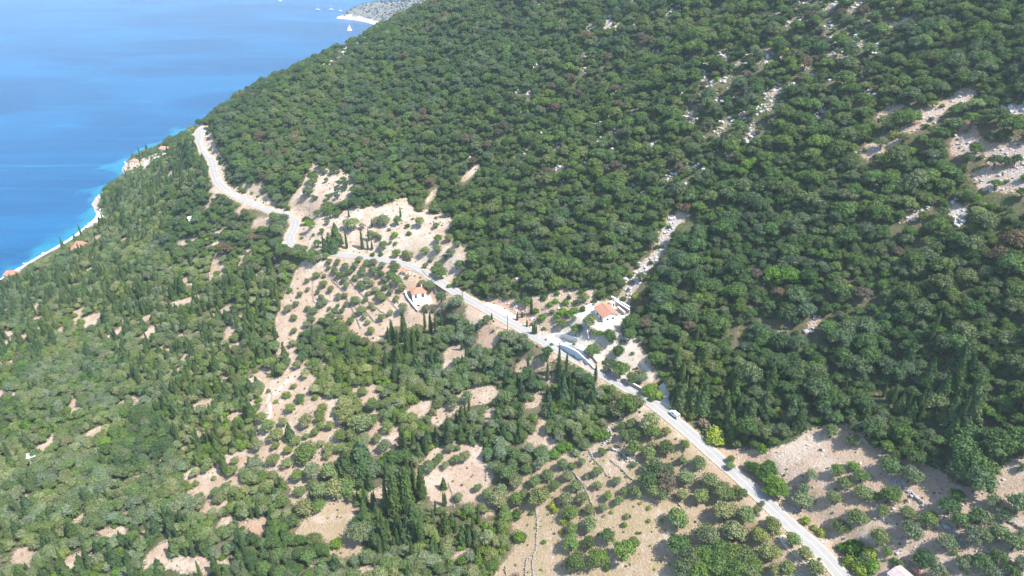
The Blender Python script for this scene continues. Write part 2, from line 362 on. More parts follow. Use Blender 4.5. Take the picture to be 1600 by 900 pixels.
T(800, 300, 3, [(360,605,30),(375,585,20),(455,665,32,'oak'),(465,685,24,'oak'),(496,740,34,'shrub','dark'),(548,660,34,'oak'),(375,740,34,'oak'),(395,730,22),(505,825,44,'oak'),(470,800,26,'oak'),(560,870,30,'oak'),(600,870,28),(300,645,24),(235,620,20),
 (288,595,14),(565,755,12,'shrub'),(290,555,26,'shrub','bright'),(265,570,24,'shrub','bright'),(235,560,28,'shrub','bright'),(215,580,22,'shrub'),(335,495,24),(415,475,26,'oak'),(470,450,22,'oak'),(180,525,20,'shrub','bright'),(140,590,26,'shrub','bright'),
 (70,510,30,'shrub','bright'),(30,505,22,'shrub','bright'),(110,560,20,'shrub'),(445,790,16),(440,830,16),(585,825,8,'shrub'),(150,640,14,'shrub'),(380,655,24,'shrub'),(410,660,20,'shrub'),(250,520,20,'shrub','bright'),(205,510,18,'shrub','bright'),(295,520,14,'shrub'),
 (100,620,16,'shrub'),(190,560,16,'shrub'),(520,700,16,'shrub'),(185,715,10,'shrub'),(210,600,14,'shrub'),(580,490,22,'shrub','yellow'),(420,560,14,'oak'),(560,420,16,'shrub'),(545,455,12,'shrub'),(600,395,24,'oak'),(640,400,18,'shrub')])
T(800, 600, 3, [(400,410,26),(488,453,22),(325,362,20),(422,318,20),(280,385,20),(235,375,28),(260,430,26),(165,425,30),(130,375,28),(198,478,26),(300,475,32),(398,475,22),(575,500,30),(522,505,20),(447,525,22),(500,545,24),(427,577,22),
 (330,530,30),(250,535,34),(130,525,48),(110,450,30),(70,400,26),(95,603,16,'shrub'),(538,620,18,'shrub'),(525,660,16,'shrub'),(360,590,24),(362,655,36),(275,600,36),(280,675,32,'oak'),(275,745,42,'oak'),(300,830,52,'oak'),(358,740,34,'oak'),(447,708,40,'oak'),
 (400,815,50,'oak'),(520,780,56,'oak'),(570,740,26),(443,862,20,'shrub','dark'),(770,630,48),(812,435,38),(870,365,32),(795,355,20),(795,520,28),(885,525,38),(925,450,38),(990,595,50),(1095,610,42),(1145,590,20),(975,510,36),(1020,515,28),
 (1075,515,26),(905,705,60,'oak'),(1035,690,54,'olive','pale'),(1160,705,40),(1190,790,40),(725,400,38,'oak'),(635,450,48,'oak'),(690,400,40,'oak'),(720,460,50,'olive','brown'),(665,500,36),(700,510,36,'oak'),(665,375,36),(720,295,38,'oak'),(640,325,34),(570,300,38),
 (805,280,24),(720,220,24),(655,290,26),(645,170,46),(650,220,36),(540,90,50,'oak'),(580,80,40,'oak'),(490,120,40),(560,180,26),(515,195,22),(520,240,28),(580,230,30),(430,240,36,'shrub','bright'),(405,245,30,'shrub','bright'),
 (770,750,56,'oak'),(830,800,56,'oak'),(900,790,56,'oak'),(960,775,56,'oak'),(1020,790,56,'oak'),(1080,800,55,'oak'),(1120,840,50,'oak'),(800,860,56,'oak'),(880,870,56,'oak'),(960,860,56,'oak'),(1040,870,56,'oak'),(1100,890,50,'oak'),
 (30,715,36,'shrub','bright'),(20,610,36,'shrub','dark'),(50,720,26,'shrub','dark'),(200,325,34,'shrub','bright'),(340,290,24),(335,270,24,'oak'),(300,320,28,'shrub','pale'),(230,300,30,'shrub','bright'),(265,290,26,'shrub','bright'),(460,300,14,'dead'),(510,330,12,'dead'),(500,280,20,'dead'),
 (190,570,22,'shrub','yellow'),(205,590,20,'shrub','yellow'),(245,640,26,'shrub','yellow'),(235,690,16,'shrub','yellow'),(150,740,14,'shrub'),(350,430,20,'shrub','pale'),(620,400,20),(990,480,24),(1050,490,18),(1170,560,14),(700,640,12,'shrub','yellow'),(640,580,14,'shrub','yellow'),(640,640,14,'shrub','yellow'),(600,560,10,'shrub','yellow'),(470,600,12,'shrub','yellow'),
 (570,375,16),(60,350,30),(15,330,32),(80,300,26,'olive','pale'),(20,540,34),(60,520,28),(20,460,34),(20,900,34,'dead')])
T(1200, 600, 3, [(20,665,34),(5,640,22),(110,730,34),(165,790,34),(215,860,38),(85,865,34),(15,790,34),(25,870,30),(195,425,28,'olive','pale'),(320,400,34),(400,385,32,'shrub','bright'),(430,430,36),(355,460,32),(430,505,36),(455,510,34),(495,520,34,'shrub','yellow'),(560,515,42),
 (585,510,30),(560,385,44),(590,375,30),(655,425,42),(690,440,34),(155,545,46),(160,490,30),(300,535,32),(400,620,38),(430,630,34),(332,668,36),(535,590,28),(645,605,36),(740,635,40),(770,605,24,'shrub','yellow'),(835,565,50,'oak'),(870,520,38,'oak'),(885,640,40),(970,620,40),(1005,625,34),(1050,545,34),
 (1160,565,50),(1095,610,34),(950,705,44),(1000,710,40),(1070,690,42),(660,690,46),(820,740,36),(845,740,32),(510,725,44),(720,820,52,'oak'),(1140,745,46),(1190,700,30),(905,845,36),(930,830,30),(995,830,44),(1070,810,36),(790,885,40),(1190,840,40),(1040,885,44),(175,640,28,'shrub','yellow'),(245,695,26,'shrub','yellow'),
 (215,675,20,'shrub','yellow'),(400,760,50,'shrub','bright'),(470,790,44,'shrub','yellow'),(350,770,34,'shrub','bright'),(420,860,50,'shrub','yellow'),(480,850,46,'shrub','bright'),(450,820,30,'oak'),(370,830,40,'shrub','yellow'),(560,785,24,'shrub','bright'),(590,830,22,'shrub','bright'),(40,500,40,'oak','bright'),(10,450,44,'oak','bright'),(390,262,32),
 (1040,265,90,'oak'),(950,360,95,'oak'),(900,300,80,'oak'),(960,440,75,'oak'),(880,400,60,'oak'),(1160,255,70,'oak'),(1190,290,60,'oak'),(290,215,30),(60,215,40,'oak'),(0,380,30,'oak','dark'),(-60,400,34,'oak','dark'),(-90,380,30,'oak','dark'),(-30,430,30,'oak','dark'),(-5,400,40,'oak','dark'),(-180,385,20),(-260,130,1,'skip'),
 (1190,390,20),(640,660,14),(610,850,24),(1130,880,34),(870,790,16,'shrub'),(240,820,10,'shrub')])
T(400, 600, 3, [(190,265,26),(95,290,20),(152,312,20),(100,240,30),(240,170,32),(165,115,22),(315,115,24),(305,160,22),(350,195,20),(305,200,20),(278,225,20),(237,245,16),(245,320,48),(220,320,34),(305,278,20),(350,300,26),(85,355,30),(150,370,26),
 (205,360,16),(270,410,40),(360,405,48),(200,430,30),(210,500,28),(310,500,40),(380,490,44),(430,480,40),(270,470,24),(230,580,40),(500,35,20),(455,60,20),(420,95,36),(430,150,36),(380,130,20),(500,180,50),(540,170,36),(400,240,30),(450,230,30),(620,200,30),
 (605,290,28),(570,250,24),(550,100,28),(950,530,24),(980,335,28),(935,355,24),(890,380,20),(860,350,22),(1040,485,20),(1065,580,26),(810,385,30),(925,75,28),(925,100,22),(990,60,28),(495,690,58,'oak'),(380,745,36,'shrub','bright'),(320,120,14),
 (130,180,20),(60,200,30),(30,160,24),(10,290,28),(145,50,26,'shrub'),(180,10,18,'shrub'),(95,80,14,'shrub','bright'),(15,75,20,'shrub','bright'),(210,80,20,'shrub','bright'),(480,90,22),(470,120,22),(340,330,22),(400,300,26),(520,385,50,'oak'),(560,400,46,'oak'),(590,390,36,'oak','bright'),(650,340,40,'oak'),(620,340,30,'oak','bright'),(700,340,40,'oak'),
 (480,400,36),(1170,60,34),(1180,420,40),(1130,540,44),(1090,520,30),(840,370,20),(910,300,22),(945,300,14),(870,240,14),(480,560,16),(60,30,14,'shrub')])
Cc(400, 600, 3, [(615,600,150),(655,618,205),(635,600,110),(715,600,225),(705,560,150),(740,530,120),(780,545,155),(770,540,110),(905,292,140),(898,292,110),(880,572,66),(888,570,60),(690,310,120),(700,320,100),(560,580,80),(515,575,95),(550,580,70),(480,560,60),(725,690,150),
 (775,755,130),(745,740,110),(715,720,100),(685,720,80),(700,500,110),(880,492,55,'conifer'),(500,400,140,'conifer'),(480,395,110,'conifer'),(520,395,90,'conifer'),(430,440,130,'conifer'),(415,440,110,'conifer'),(165,265,85,'conifer'),(155,255,60,'conifer'),(1000,140,80),(960,180,80),(940,190,60),(980,160,70),(740,300,80),(890,700,90,'conifer'),(740,690,130,'conifer'),(755,690,110,'conifer'),(45,830,70,'conifer')])
Cc(1200, 600, 3, [(885,215,160),(870,215,110),(930,200,150,'conifer'),(820,200,110),(690,160,140),(650,120,90),(640,150,80),(700,190,100),(580,90,90),(560,80,70),(840,190,130,'conifer'),(905,190,100),(100,180,110,'conifer'),(130,220,110,'conifer'),(80,200,90,'conifer'),(540,60,60),(360,20,60),(660,170,90,'conifer')])
Cc(974, 558, 8.6, [(760,690,330,'conifer'),(720,640,300,'conifer'),(690,600,260,'conifer'),(800,640,300,'conifer'),(860,700,300,'conifer'),(930,720,330,'conifer'),(980,740,300,'conifer'),(1040,760,300,'conifer'),(890,560,240,'conifer'),(1010,600,260,'conifer'),(1080,640,260,'conifer'),(780,360,300),(740,340,170),(700,340,150),(850,380,150)])
T(960, 560, 7.5, [(450,340,90,'shrub','yellow'),(420,390,90,'shrub','yellow'),(500,430,80,'shrub','yellow'),(380,360,70,'oak','bright'),(430,470,50,'shrub','dark'),(220,230,70,'oak'),(310,200,60),(170,110,20,'shrub'),(550,180,50,'shrub','bright'),(640,200,50,'shrub','bright'),(540,280,30,'shrub')])
T(1080, 650, 3.6, [(130,100,60,'shrub','yellow'),(150,140,50,'shrub','yellow'),(110,130,40,'shrub','yellow'),(470,390,60,'oak','bright'),(440,420,40,'oak','bright'),(40,255,36),(220,245,24)])
T(0, 0, 1, [(1165,258,10,'oak','bright'),(1177,252,8,'oak','bright'),(1158,268,9,'oak','bright'),(1468,517,10,'oak','bright'),(1460,510,8,'oak','bright'),(1073,323,9,'oak','brown'),(1062,322,8,'oak','brown'),(1077,507,10,'oak','brown'),(1347,455,13,'oak','brown'),(1400,390,9,'oak','brown'),
 (1215,455,10,'oak','brown'),(1180,425,10,'oak','brown'),(917,57,10,'oak','brown'),(1007,60,10,'oak','brown'),(1000,55,8,'oak','brown'),(1015,62,8,'oak','brown'),(960,137,9,'oak','brown'),(965,160,9,'oak','brown'),(867,167,8,'oak','brown'),(890,123,9,'oak','brown'),(863,133,8,'oak','brown'),
 (787,197,9,'oak','brown'),(780,205,8,'oak','brown'),(573,220,8,'oak','brown'),(560,257,7,'oak','brown'),(673,283,8,'oak','brown'),(760,225,8,'oak','brown'),(410,275,6,'oak','brown'),(903,145,8,'oak','brown'),(947,88,8,'oak','brown'),(1345,15,10,'oak','brown'),(1060,260,8,'oak','brown'),
 (960,255,9,'oak','brown'),(945,262,8,'oak','brown'),(740,250,8,'oak','brown'),(353,390,9,'olive','brown'),(353,388,8,'dead'),(433,400,8,'dead'),(435,415,8,'dead'),(470,620,8,'oak'),(840,215,7,'oak','brown'),(855,265,8,'oak','brown'),(1165,115,8,'oak','brown'),(1170,480,8,'dead'),
 (1100,660,12,'dead'),(1175,655,12,'dead'),(1380,190,14,'oak'),(1400,185,16,'oak'),(1420,180,14,'oak'),(1435,155,10,'oak'),(1450,150,10,'oak'),(1395,210,10,'shrub'),(1410,213,10,'oak'),(1375,222,10,'oak'),(1392,196,9,'oak'),(1455,185,5,'shrub'),(1472,165,5,'shrub'),(1490,170,10,'oak'),(1500,165,10,'oak'),(1522,160,11,'oak','pale'),(1515,185,12,'oak'),(1530,185,12,'oak'),
 (1555,180,16,'oak'),(1575,195,18,'oak'),(1565,208,12,'oak'),(1547,213,9,'oak'),(1470,205,12,'oak'),(1455,203,10,'oak'),(1438,215,10,'oak'),(1480,190,7,'olive','pale'),(1508,205,5,'shrub'),(1520,232,12,'oak'),(1510,245,10,'oak'),(1552,250,12,'oak'),(1570,250,10,'oak'),(1585,248,8,'oak'),(1553,285,9,'oak'),(1572,283,5,'shrub'),(1595,300,10,'oak'),(1533,245,6,'shrub'),
 (1430,325,6,'oak'),(1440,335,8,'oak'),(1470,330,10,'oak'),(1480,342,8,'oak'),(1525,330,10,'olive','pale'),(1540,335,10,'oak')])
T(0, 0, 1, [(436,338,9,'oak'),(446,341,8,'oak'),(428,336,7,'oak'),(440,348,9,'oak'),(436,360,9,'olive'),(440,392,9,'oak'),(452,392,9,'oak'),(462,394,8,'oak'),(472,397,9,'oak'),(483,399,9,'oak'),(490,404,8,'oak'),(476,388,7,'oak'),(466,385,7,'oak'),(489,391,6,'oak'),(497,404,6,'olive')])
# stretches of dry stone wall: outline points, height m, thickness m
WALLS = [
 (Q(400,300,3,[(355,415),(405,465),(440,530),(470,590),(492,640)]), .9, .6), (Q(400,300,3,[(425,395),(460,440),(505,490),(545,530),(585,560),(612,578)]), .9, .6), (Q(400,300,3,[(590,440),(598,475),(630,515),(668,558)]), .9, .6),
 (Q(400,300,3,[(478,518),(515,560),(560,612)]), .8, .6), (Q(400,300,3,[(268,410),(266,470),(272,515)]), .7, .5), (Q(400,300,3,[(640,365),(668,400),(700,440)]), .8, .5), (Q(400,300,3,[(625,430),(655,460),(690,478)]), .8, .5), (Q(400,300,3,[(340,400),(380,420),(392,450)]), .7, .5),
 (Q(760,640,3.4626,[(558,222),(575,262),(605,295),(632,322),(645,350),(680,372)]), .8, .6), (Q(760,640,3.4626,[(672,275),(700,300),(728,320),(760,355),(800,390)]), .8, .6), (Q(760,640,3.4626,[(440,300),(468,335),(500,380),(528,410)]), .7, .5),
 (Q(760,640,3.4626,[(530,425),(548,455),(560,490),(582,530),(590,580)]), .7, .5), (Q(760,640,3.4626,[(268,545),(278,610),(272,690),(268,770),(222,810),(210,900)]), .7, .6), (Q(760,640,3.4626,[(262,770),(250,830),(255,900)]), .6, .5),
 (Q(760,640,3.4626,[(655,100),(680,150),(640,182),(625,200)]), 1.0, 1.0), (Q(760,640,3.4626,[(680,215),(740,250),(790,285),(830,300)]), 1.0, 1.2), (Q(800,600,3,[(735,535),(765,548),(795,580)]), .8, .6),
 (Q(400,600,3,[(1078,385),(1082,415),(1080,452)]), 1.0, .5), (Q(400,600,3,[(1170,862),(1174,905)]), 1.0, .5), (Q(400,600,3,[(905,470),(925,530),(930,585)]), .5, .4), (Q(1200,600,3,[(560,428),(585,455),(612,472)]), 1.0, 1.0),
 (Q(1200,600,3,[(645,492),(665,510),(700,540),(735,572)]), 1.1, 1.3), (Q(1200,600,3,[(798,640),(830,670),(870,700),(900,745)]), .9, .9), (Q(1200,600,3,[(880,550),(905,590),(900,620)]), .7, .7), (Q(1200,600,3,[(1130,645),(1165,665),(1200,690)]), .8, .7),
 (Q(1080,650,3.6,[(545,500),(590,520),(610,550)]), .7, .7), (Q(400,600,3,[(0,160),(40,120),(75,60),(60,20)]), .7, .6), (Q(800,300,3,[(330,560),(250,598),(165,650)]), .8, .5), (Q(850,440,11.25,[(0,490),(120,460),(260,370),(420,440),(560,400)]), .8, .5), (Q(400,300,3,[(700,350),(745,372),(790,395)]), .6, .4)]

# ------------------------------------------------------------------ materials
def rgb(c): return (c[0], c[1], c[2], 1.0)
class N:
    """small helper round a node tree"""
    def __init__(s, name):
        s.m = bpy.data.materials.new(name); s.m.use_nodes = True
        s.t = s.m.node_tree; s.n = s.t.nodes; s.p = s.n['Principled BSDF']; s.out = s.n['Material Output']
        s.p.inputs['Roughness'].default_value = .8
        s.p.inputs['Specular IOR Level'].default_value = .25
        s.geo = s.n.new('ShaderNodeNewGeometry')
    def L(s, a, b): s.t.links.new(a, b)
    def noise(s, scale, detail=4, rough=.6, vec=None, dist=0):
        a = s.n.new('ShaderNodeTexNoise'); a.inputs['Scale'].default_value = scale; a.inputs['Detail'].default_value = detail
        a.inputs['Roughness'].default_value = rough; a.inputs['Distortion'].default_value = dist
        s.L(vec if vec else s.geo.outputs['Position'], a.inputs['Vector']); return a.outputs['Fac']
    def voro(s, scale, vec=None, feat='F1'):
        a = s.n.new('ShaderNodeTexVoronoi'); a.feature = feat; a.inputs['Scale'].default_value = scale
        s.L(vec if vec else s.geo.outputs['Position'], a.inputs['Vector']); return a.outputs['Distance']
    def math(s, op, a, b=None, clamp=False):
        x = s.n.new('ShaderNodeMath'); x.operation = op; x.use_clamp = clamp
        for i, v in enumerate((a, b)):
            if v is None: continue
            if isinstance(v, (int, float)): x.inputs[i].default_value = v
            else: s.L(v, x.inputs[i])
        return x.outputs[0]
    def step(s, v, a, b):
        x = s.n.new('ShaderNodeMapRange'); x.interpolation_type = 'SMOOTHSTEP'
        s.L(v, x.inputs[0]); x.inputs[1].default_value = a; x.inputs[2].default_value = b
        return x.outputs[0]
    def mix(s, f, a, b, mode='MIX'):
        x = s.n.new('ShaderNodeMix'); x.data_type = 'RGBA'; x.blend_type = mode
        for i, v in ((0, f), (6, a), (7, b)):
            if isinstance(v, (int, float)): x.inputs[i].default_value = v
            elif isinstance(v, tuple): x.inputs[i].default_value = rgb(v)
            else: s.L(v, x.inputs[i])
        return x.outputs[2]
    def attr(s, name, typ='GEOMETRY'):
        a = s.n.new('ShaderNodeAttribute'); a.attribute_name = name; a.attribute_type = typ; return a
    def bump(s, h, dist, strength=1.0):
        b = s.n.new('ShaderNodeBump'); b.inputs['Distance'].default_value = dist; b.inputs['Strength'].default_value = strength
        s.L(h, b.inputs['Height']); s.L(b.outputs[0], s.p.inputs['Normal'])
    def color(s, c):
        if isinstance(c, tuple): s.p.inputs['Base Color'].default_value = rgb(c)
        else: s.L(c, s.p.inputs['Base Color'])

def simple(name, c, rough=.8, var=.18, scale=1.5, spec=.25, bump=0):
    n = N(name); n.p.inputs['Roughness'].default_value = rough; n.p.inputs['Specular IOR Level'].default_value = spec
    f = n.noise(scale, 5, .65)
    n.color(n.mix(n.step(f, .3, .7), tuple(x * (1 - var) for x in c), tuple(min(1, x * (1 + var)) for x in c)))
    if bump: n.bump(f, bump)
    return n.m

def ground_material():
    n = N('ground'); n.p.inputs['Roughness'].default_value = .95; n.p.inputs['Specular IOR Level'].default_value = .1
    big = n.noise(.035, 5, .6); mid = n.noise(.22, 5, .65); fine = n.noise(1.3, 5, .7); grit = n.noise(4.0, 3, .7)
    litter = n.mix(n.step(mid, .35, .65), (.10, .105, .055), (.17, .15, .09))
    green = n.mix(n.step(fine, .35, .65), (.055, .085, .03), (.10, .12, .05))
    litter = n.mix(n.step(big, .45, .6), litter, green)
    soil = n.mix(n.step(mid, .3, .7), (.47, .335, .235), (.57, .44, .345))
    soil = n.mix(n.step(grit, .35, .68), n.mix(.5, soil, (.33, .235, .155)), soil)
    soil = n.mix(n.math('MULTIPLY', n.step(fine, .56, .68), .8), soil, (.64, .57, .48))
    soil = n.mix(n.step(n.noise(.07, 4, .65), .48, .66), soil, n.mix(.6, soil, (.64, .54, .455)))
    soil = n.mix(n.step(n.noise(.055, 4, .65), .58, .70), soil, n.mix(.55, soil, (.44, .25, .15)))
    sc = n.math('ADD', n.attr('bare').outputs['Fac'], n.math('MULTIPLY', n.math('SUBTRACT', fine, .5), .9))
    col = n.mix(n.step(sc, .42, .58), litter, soil)
    weed = n.noise(.55, 4, .7)
    col = n.mix(n.math('MULTIPLY', n.step(weed, .55, .66), .6), col, n.mix(n.step(fine, .35, .65), (.24, .20, .11), (.17, .18, .08)))
    dry = n.mix(n.step(fine, .4, .6), (.43, .32, .19), (.30, .25, .13))
    gf = n.math('MULTIPLY', n.attr('dry').outputs['Fac'], n.step(mid, .36, .56))
    col = n.mix(gf, col, dry)
    red = n.mix(n.step(fine, .35, .6), (.46, .20, .12), (.56, .38, .28))
    col = n.mix(n.math('MULTIPLY', n.attr('red').outputs['Fac'], n.step(mid, .25, .6)), col, red)
    stone = n.mix(n.step(n.voro(1.1), .1, .55), (.66, .64, .62), (.40, .38, .36))
    rf = n.math('ADD', n.attr('rock').outputs['Fac'], n.math('MULTIPLY', n.math('SUBTRACT', fine, .5), 1.5))
    col = n.mix(n.step(rf, .45, .62), col, stone)
    col = n.mix(n.step(n.math('ADD', n.attr('pale').outputs['Fac'], n.math('MULTIPLY', n.math('SUBTRACT', mid, .5), .7)), .35, .75), col, n.mix(n.step(fine, .3, .7), (.56, .48, .39), (.66, .60, .52)))
    col = n.mix(n.attr('sand').outputs['Fac'], col, (.80, .77, .72))
    n.color(col)
    n.bump(n.math('ADD', fine, n.math('MULTIPLY', grit, .5)), .9)
    return n.m
def sea_material():
    n = N('sea'); n.p.inputs['Roughness'].default_value = .22; n.p.inputs['IOR'].default_value = 1.33; n.p.inputs['Specular IOR Level'].default_value = .13
    mp = n.n.new('ShaderNodeMapping'); mp.inputs['Scale'].default_value = (1, 2.2, 1); mp.inputs['Rotation'].default_value = (0, 0, .25)
    n.L(n.geo.outputs['Position'], mp.inputs[0])
    patch = n.noise(.022, 5, .6); big = n.noise(.003, 4, .6, mp.outputs[0], .8)
    streakmap = n.n.new('ShaderNodeMapping'); streakmap.inputs['Scale'].default_value = (.35, 3.5, 1); streakmap.inputs['Rotation'].default_value = (0, 0, -.12)
    n.L(n.geo.outputs['Position'], streakmap.inputs[0])
    streak = n.noise(.012, 7, .75, streakmap.outputs[0], .8)
    deep = n.mix(n.step(big, .35, .65), (.002, .062, .170), (.004, .100, .240))
    deep = n.mix(n.math('MULTIPLY', n.step(streak, .52, .72), .40), deep, (.02, .20, .36))
    sh = n.attr('shallow').outputs['Fac']
    s1 = n.step(n.math('ADD', sh, n.math('MULTIPLY', n.math('SUBTRACT', patch, .5), 2.4)), .45, .80)
    col = n.mix(s1, deep, (.008, .17, .27))
    s2 = n.step(n.math('ADD', sh, n.math('MULTIPLY', n.math('SUBTRACT', n.noise(.05, 4, .6), .5), 1.2)), .80, 1.1)
    col = n.mix(n.math('MULTIPLY', s2, .8), col, (.025, .215, .29))
    n.color(col)
    h = n.math('ADD', n.noise(.5, 4, .65, mp.outputs[0]), n.math('MULTIPLY', n.noise(.09, 3, .6, mp.outputs[0]), 2.0))
    n.bump(h, .55)
    return n.m
def leaf_material(name='foliage'):
    n = N(name); n.p.inputs['Roughness'].default_value = .65; n.p.inputs['Specular IOR Level'].default_value = .12
    a = n.attr('tint', 'INSTANCER')
    f = n.noise(.9, 3, .6); g = n.noise(.05, 3, .6)
    v = n.math('ADD', .68, n.math('MULTIPLY', f, .64))
    c = n.mix(1.0, a.outputs['Color'], n.mix(n.step(n.math('ADD', n.math('MULTIPLY', g, .5), n.math('MULTIPLY', n.noise(.011, 4, .6), .5)), .38, .62), (.80, .88, .98), (1.22, 1.13, .88)), 'MULTIPLY')
    hv = n.n.new('ShaderNodeHueSaturation'); n.L(v, hv.inputs['Value']); n.L(c, hv.inputs['Color'])
    n.color(hv.outputs[0])
    tr = n.n.new('ShaderNodeBsdfTranslucent'); n.L(n.mix(1.0, hv.outputs[0], (1.1, 1.25, .7), 'MULTIPLY'), tr.inputs[0])
    mx = n.n.new('ShaderNodeMixShader'); mx.inputs[0].default_value = .30
    n.L(n.p.outputs[0], mx.inputs[1]); n.L(tr.outputs[0], mx.inputs[2]); n.L(mx.outputs[0], n.out.inputs[0])
    return n.m
def roof_material(name, c):
    n = N(name)
    wv = n.n.new('ShaderNodeTexWave'); wv.inputs['Scale'].default_value = 3.2; wv.bands_direction = 'X'
    tc = n.n.new('ShaderNodeTexCoord'); n.L(tc.outputs['Object'], wv.inputs[0])
    f = n.noise(1.2, 5, .7); g = n.noise(6, 3, .7)
    col = n.mix(n.step(f, .3, .7), tuple(x * .82 for x in c), tuple(min(1, x * 1.12) for x in c))
    col = n.mix(n.math('MULTIPLY', n.step(g, .5, .7), .35), col, tuple(x * .6 for x in c))
    n.color(col); n.bump(wv.outputs[1], .05)
    return n.m
M = {}
M['ground'] = ground_material(); M['sea'] = sea_material(); M['leaf'] = leaf_material()
M['bark'] = simple('bark', (.14, .11, .085), .9)
M['asphalt'] = simple('asphalt', (.285, .275, .265), .85, .06, .35)
M['paint'] = simple('road_paint', (.50, .49, .47), .7, .05)
M['verge'] = simple('gravel_verge', (.42, .345, .26), .95, .22, .8)
M['concrete'] = simple('pale_concrete', (.58, .55, .50), .85, .08, .5)
M['track'] = simple('dirt_track', (.50, .42, .33), .95, .12, .7)
M['white'] = simple('white_plaster', (.82, .81, .79), .8, .03, .6)
M['cream'] = simple('cream_plaster', (.66, .60, .52), .8, .06, .6)
M['blue'] = simple('pale_blue_and_shade', (.46, .58, .66), .8, .05, .5)  # plain pale blue; on the long road wall it stands for shade on white
M['stone'] = simple('dry_stone', (.30, .27, .23), .9, .3, 2.5, bump=.1)
M['rockstone'] = simple('limestone', (.42, .405, .385), .9, .22, .8, bump=.2)
M['greyrock'] = simple('grey_limestone', (.34, .33, .325), .9, .25, .8, bump=.2)
M['walldark'] = simple('rough_masonry', (.36, .31, .27), .9, .2, 1.5, bump=.08)
M['roof'] = roof_material('terracotta_roof', (.50, .25, .165))
M['paleroof'] = roof_material('faded_roof', (.52, .42, .40))
M['glass'] = simple('dark_glass', (.02, .025, .03), .15, .1, 1, .6)
M['wood'] = simple('brown_wood', (.16, .09, .05), .7)
M['metal'] = simple('grey_metal', (.35, .36, .37), .45, .08, 1, .5)
M['vanpaint'] = simple('white_car_paint', (.80, .80, .80), .25, .02, 1, .6)
M['rubber'] = simple('tyre_rubber', (.02, .02, .02), .8)
M['redtile'] = simple('stacked_clay_tile', (.60, .32, .24), .8, .2, 2)
M['sail'] = simple('sail_cloth', (.85, .85, .84), .7, .02)
M['polewood'] = simple('creosoted_wood', (.10, .08, .07), .8)

# ------------------------------------------------------------------ object helpers
def link(o, parent=None):
    COL.objects.link(o)
    if parent is not None: o.parent = parent
    return o
def mesh_obj(name, V, F, mat, parent=None, loc=(0, 0, 0), rot=0.0, smooth=False):
    me = bpy.data.meshes.new(name)
    me.from_pydata([tuple(map(float, v)) for v in V], [], [tuple(f) for f in F]); me.validate(); me.update()
    for m in (mat if isinstance(mat, (list, tuple)) else [mat]): me.materials.append(m)
    if smooth: me.polygons.foreach_set('use_smooth', [True] * len(me.polygons))
    o = bpy.data.objects.new(name, me); o.location = loc; o.rotation_euler = (0, 0, rot)
    return link(o, parent)
def tag(o, label=None, cat=None, group=None, kind=None):
    if label: o['label'] = label
    if cat: o['category'] = cat
    if group: o['group'] = group
    if kind: o['kind'] = kind
    return o
def empty(name, loc, rot=0.0, label=None, cat=None, group=None):
    o = bpy.data.objects.new(name, None); o.empty_display_size = .5
    o.location = loc; o.rotation_euler = (0, 0, rot); link(o)
    return tag(o, label, cat, group)
def box(x0, x1, y0, y1, z0, z1):
    V = [(x, y, z) for z in (z0, z1) for y in (y0, y1) for x in (x0, x1)]
    return V, [(0, 2, 3, 1), (4, 5, 7, 6), (0, 1, 5, 4), (2, 6, 7, 3), (0, 4, 6, 2), (1, 3, 7, 5)]
def merge(parts):
    V, F = [], []
    for v, f in parts:
        n = len(V); V += list(v); F += [tuple(i + n for i in q) for q in f]
    return V, F
def cyl(x, y, z0, z1, r0, r1, n=8):
    V = []; F = []
    for z, r in ((z0, r0), (z1, r1)):
        V += [(x + r * math.cos(2 * math.pi * k / n), y + r * math.sin(2 * math.pi * k / n), z) for k in range(n)]
    F = [(k, (k + 1) % n, n + (k + 1) % n, n + k) for k in range(n)] + [tuple(range(n - 1, -1, -1)), tuple(range(n, 2 * n))]
    return V, F
def flatten(px, py, r0, r1, dz=0.0, z=None):
    global ZZ
    p = ground([(px, py)])[0]
    zz = p[2] + dz if z is None else z
    d = np.hypot(XX - p[0], YY - p[1]); k = 1 - ss(r0, r1, d)
    ZZ = ZZ * (1 - k) + zz * k
    return np.array([p[0], p[1], zz])

# yards levelled for the buildings
V1 = flatten(948, 500, 9, 17)
V2 = flatten(660, 476, 7, 13)
V3 = flatten(634, 428, 3, 6)
V4 = flatten(1409, 905, 4.5, 9)
SH = [flatten(a, b, 6, 13) for a, b in [(22, 434), (121, 393), (129, 388), (263, 237), (210, 257)]]

# raised drive behind the long blue wall
BWPX = [(874, 541), (888, 551), (902, 560), (917, 570), (932, 579)]
roadline = ROAD[:, :2]
bw = at_z([p[0] for p in BWPX], [p[1] for p in BWPX], 70.0)
bwtop = np.array([71.0, 72.6, 73.1, 72.2, 70.6])
dB, zB = seg_dist(XX, YY, np.column_stack([bw[:, :2], bwtop]))
nrm = np.array([.84, .54])
side = np.zeros(XX.shape)
tmp = (XX - bw[2, 0]) * nrm[0] + (YY - bw[2, 1]) * nrm[1]
kk = (tmp > .6) & (dB < 7) & (YY > bw[-1, 1]) & (YY < bw[0, 1])
ZZ = np.where(kk, np.maximum(ZZ, zB - .4), ZZ)
kk2 = (tmp <= .6) & (tmp > -6) & (dB < 5)
ZZ = np.where(kk2, np.minimum(ZZ, 69.8), ZZ)

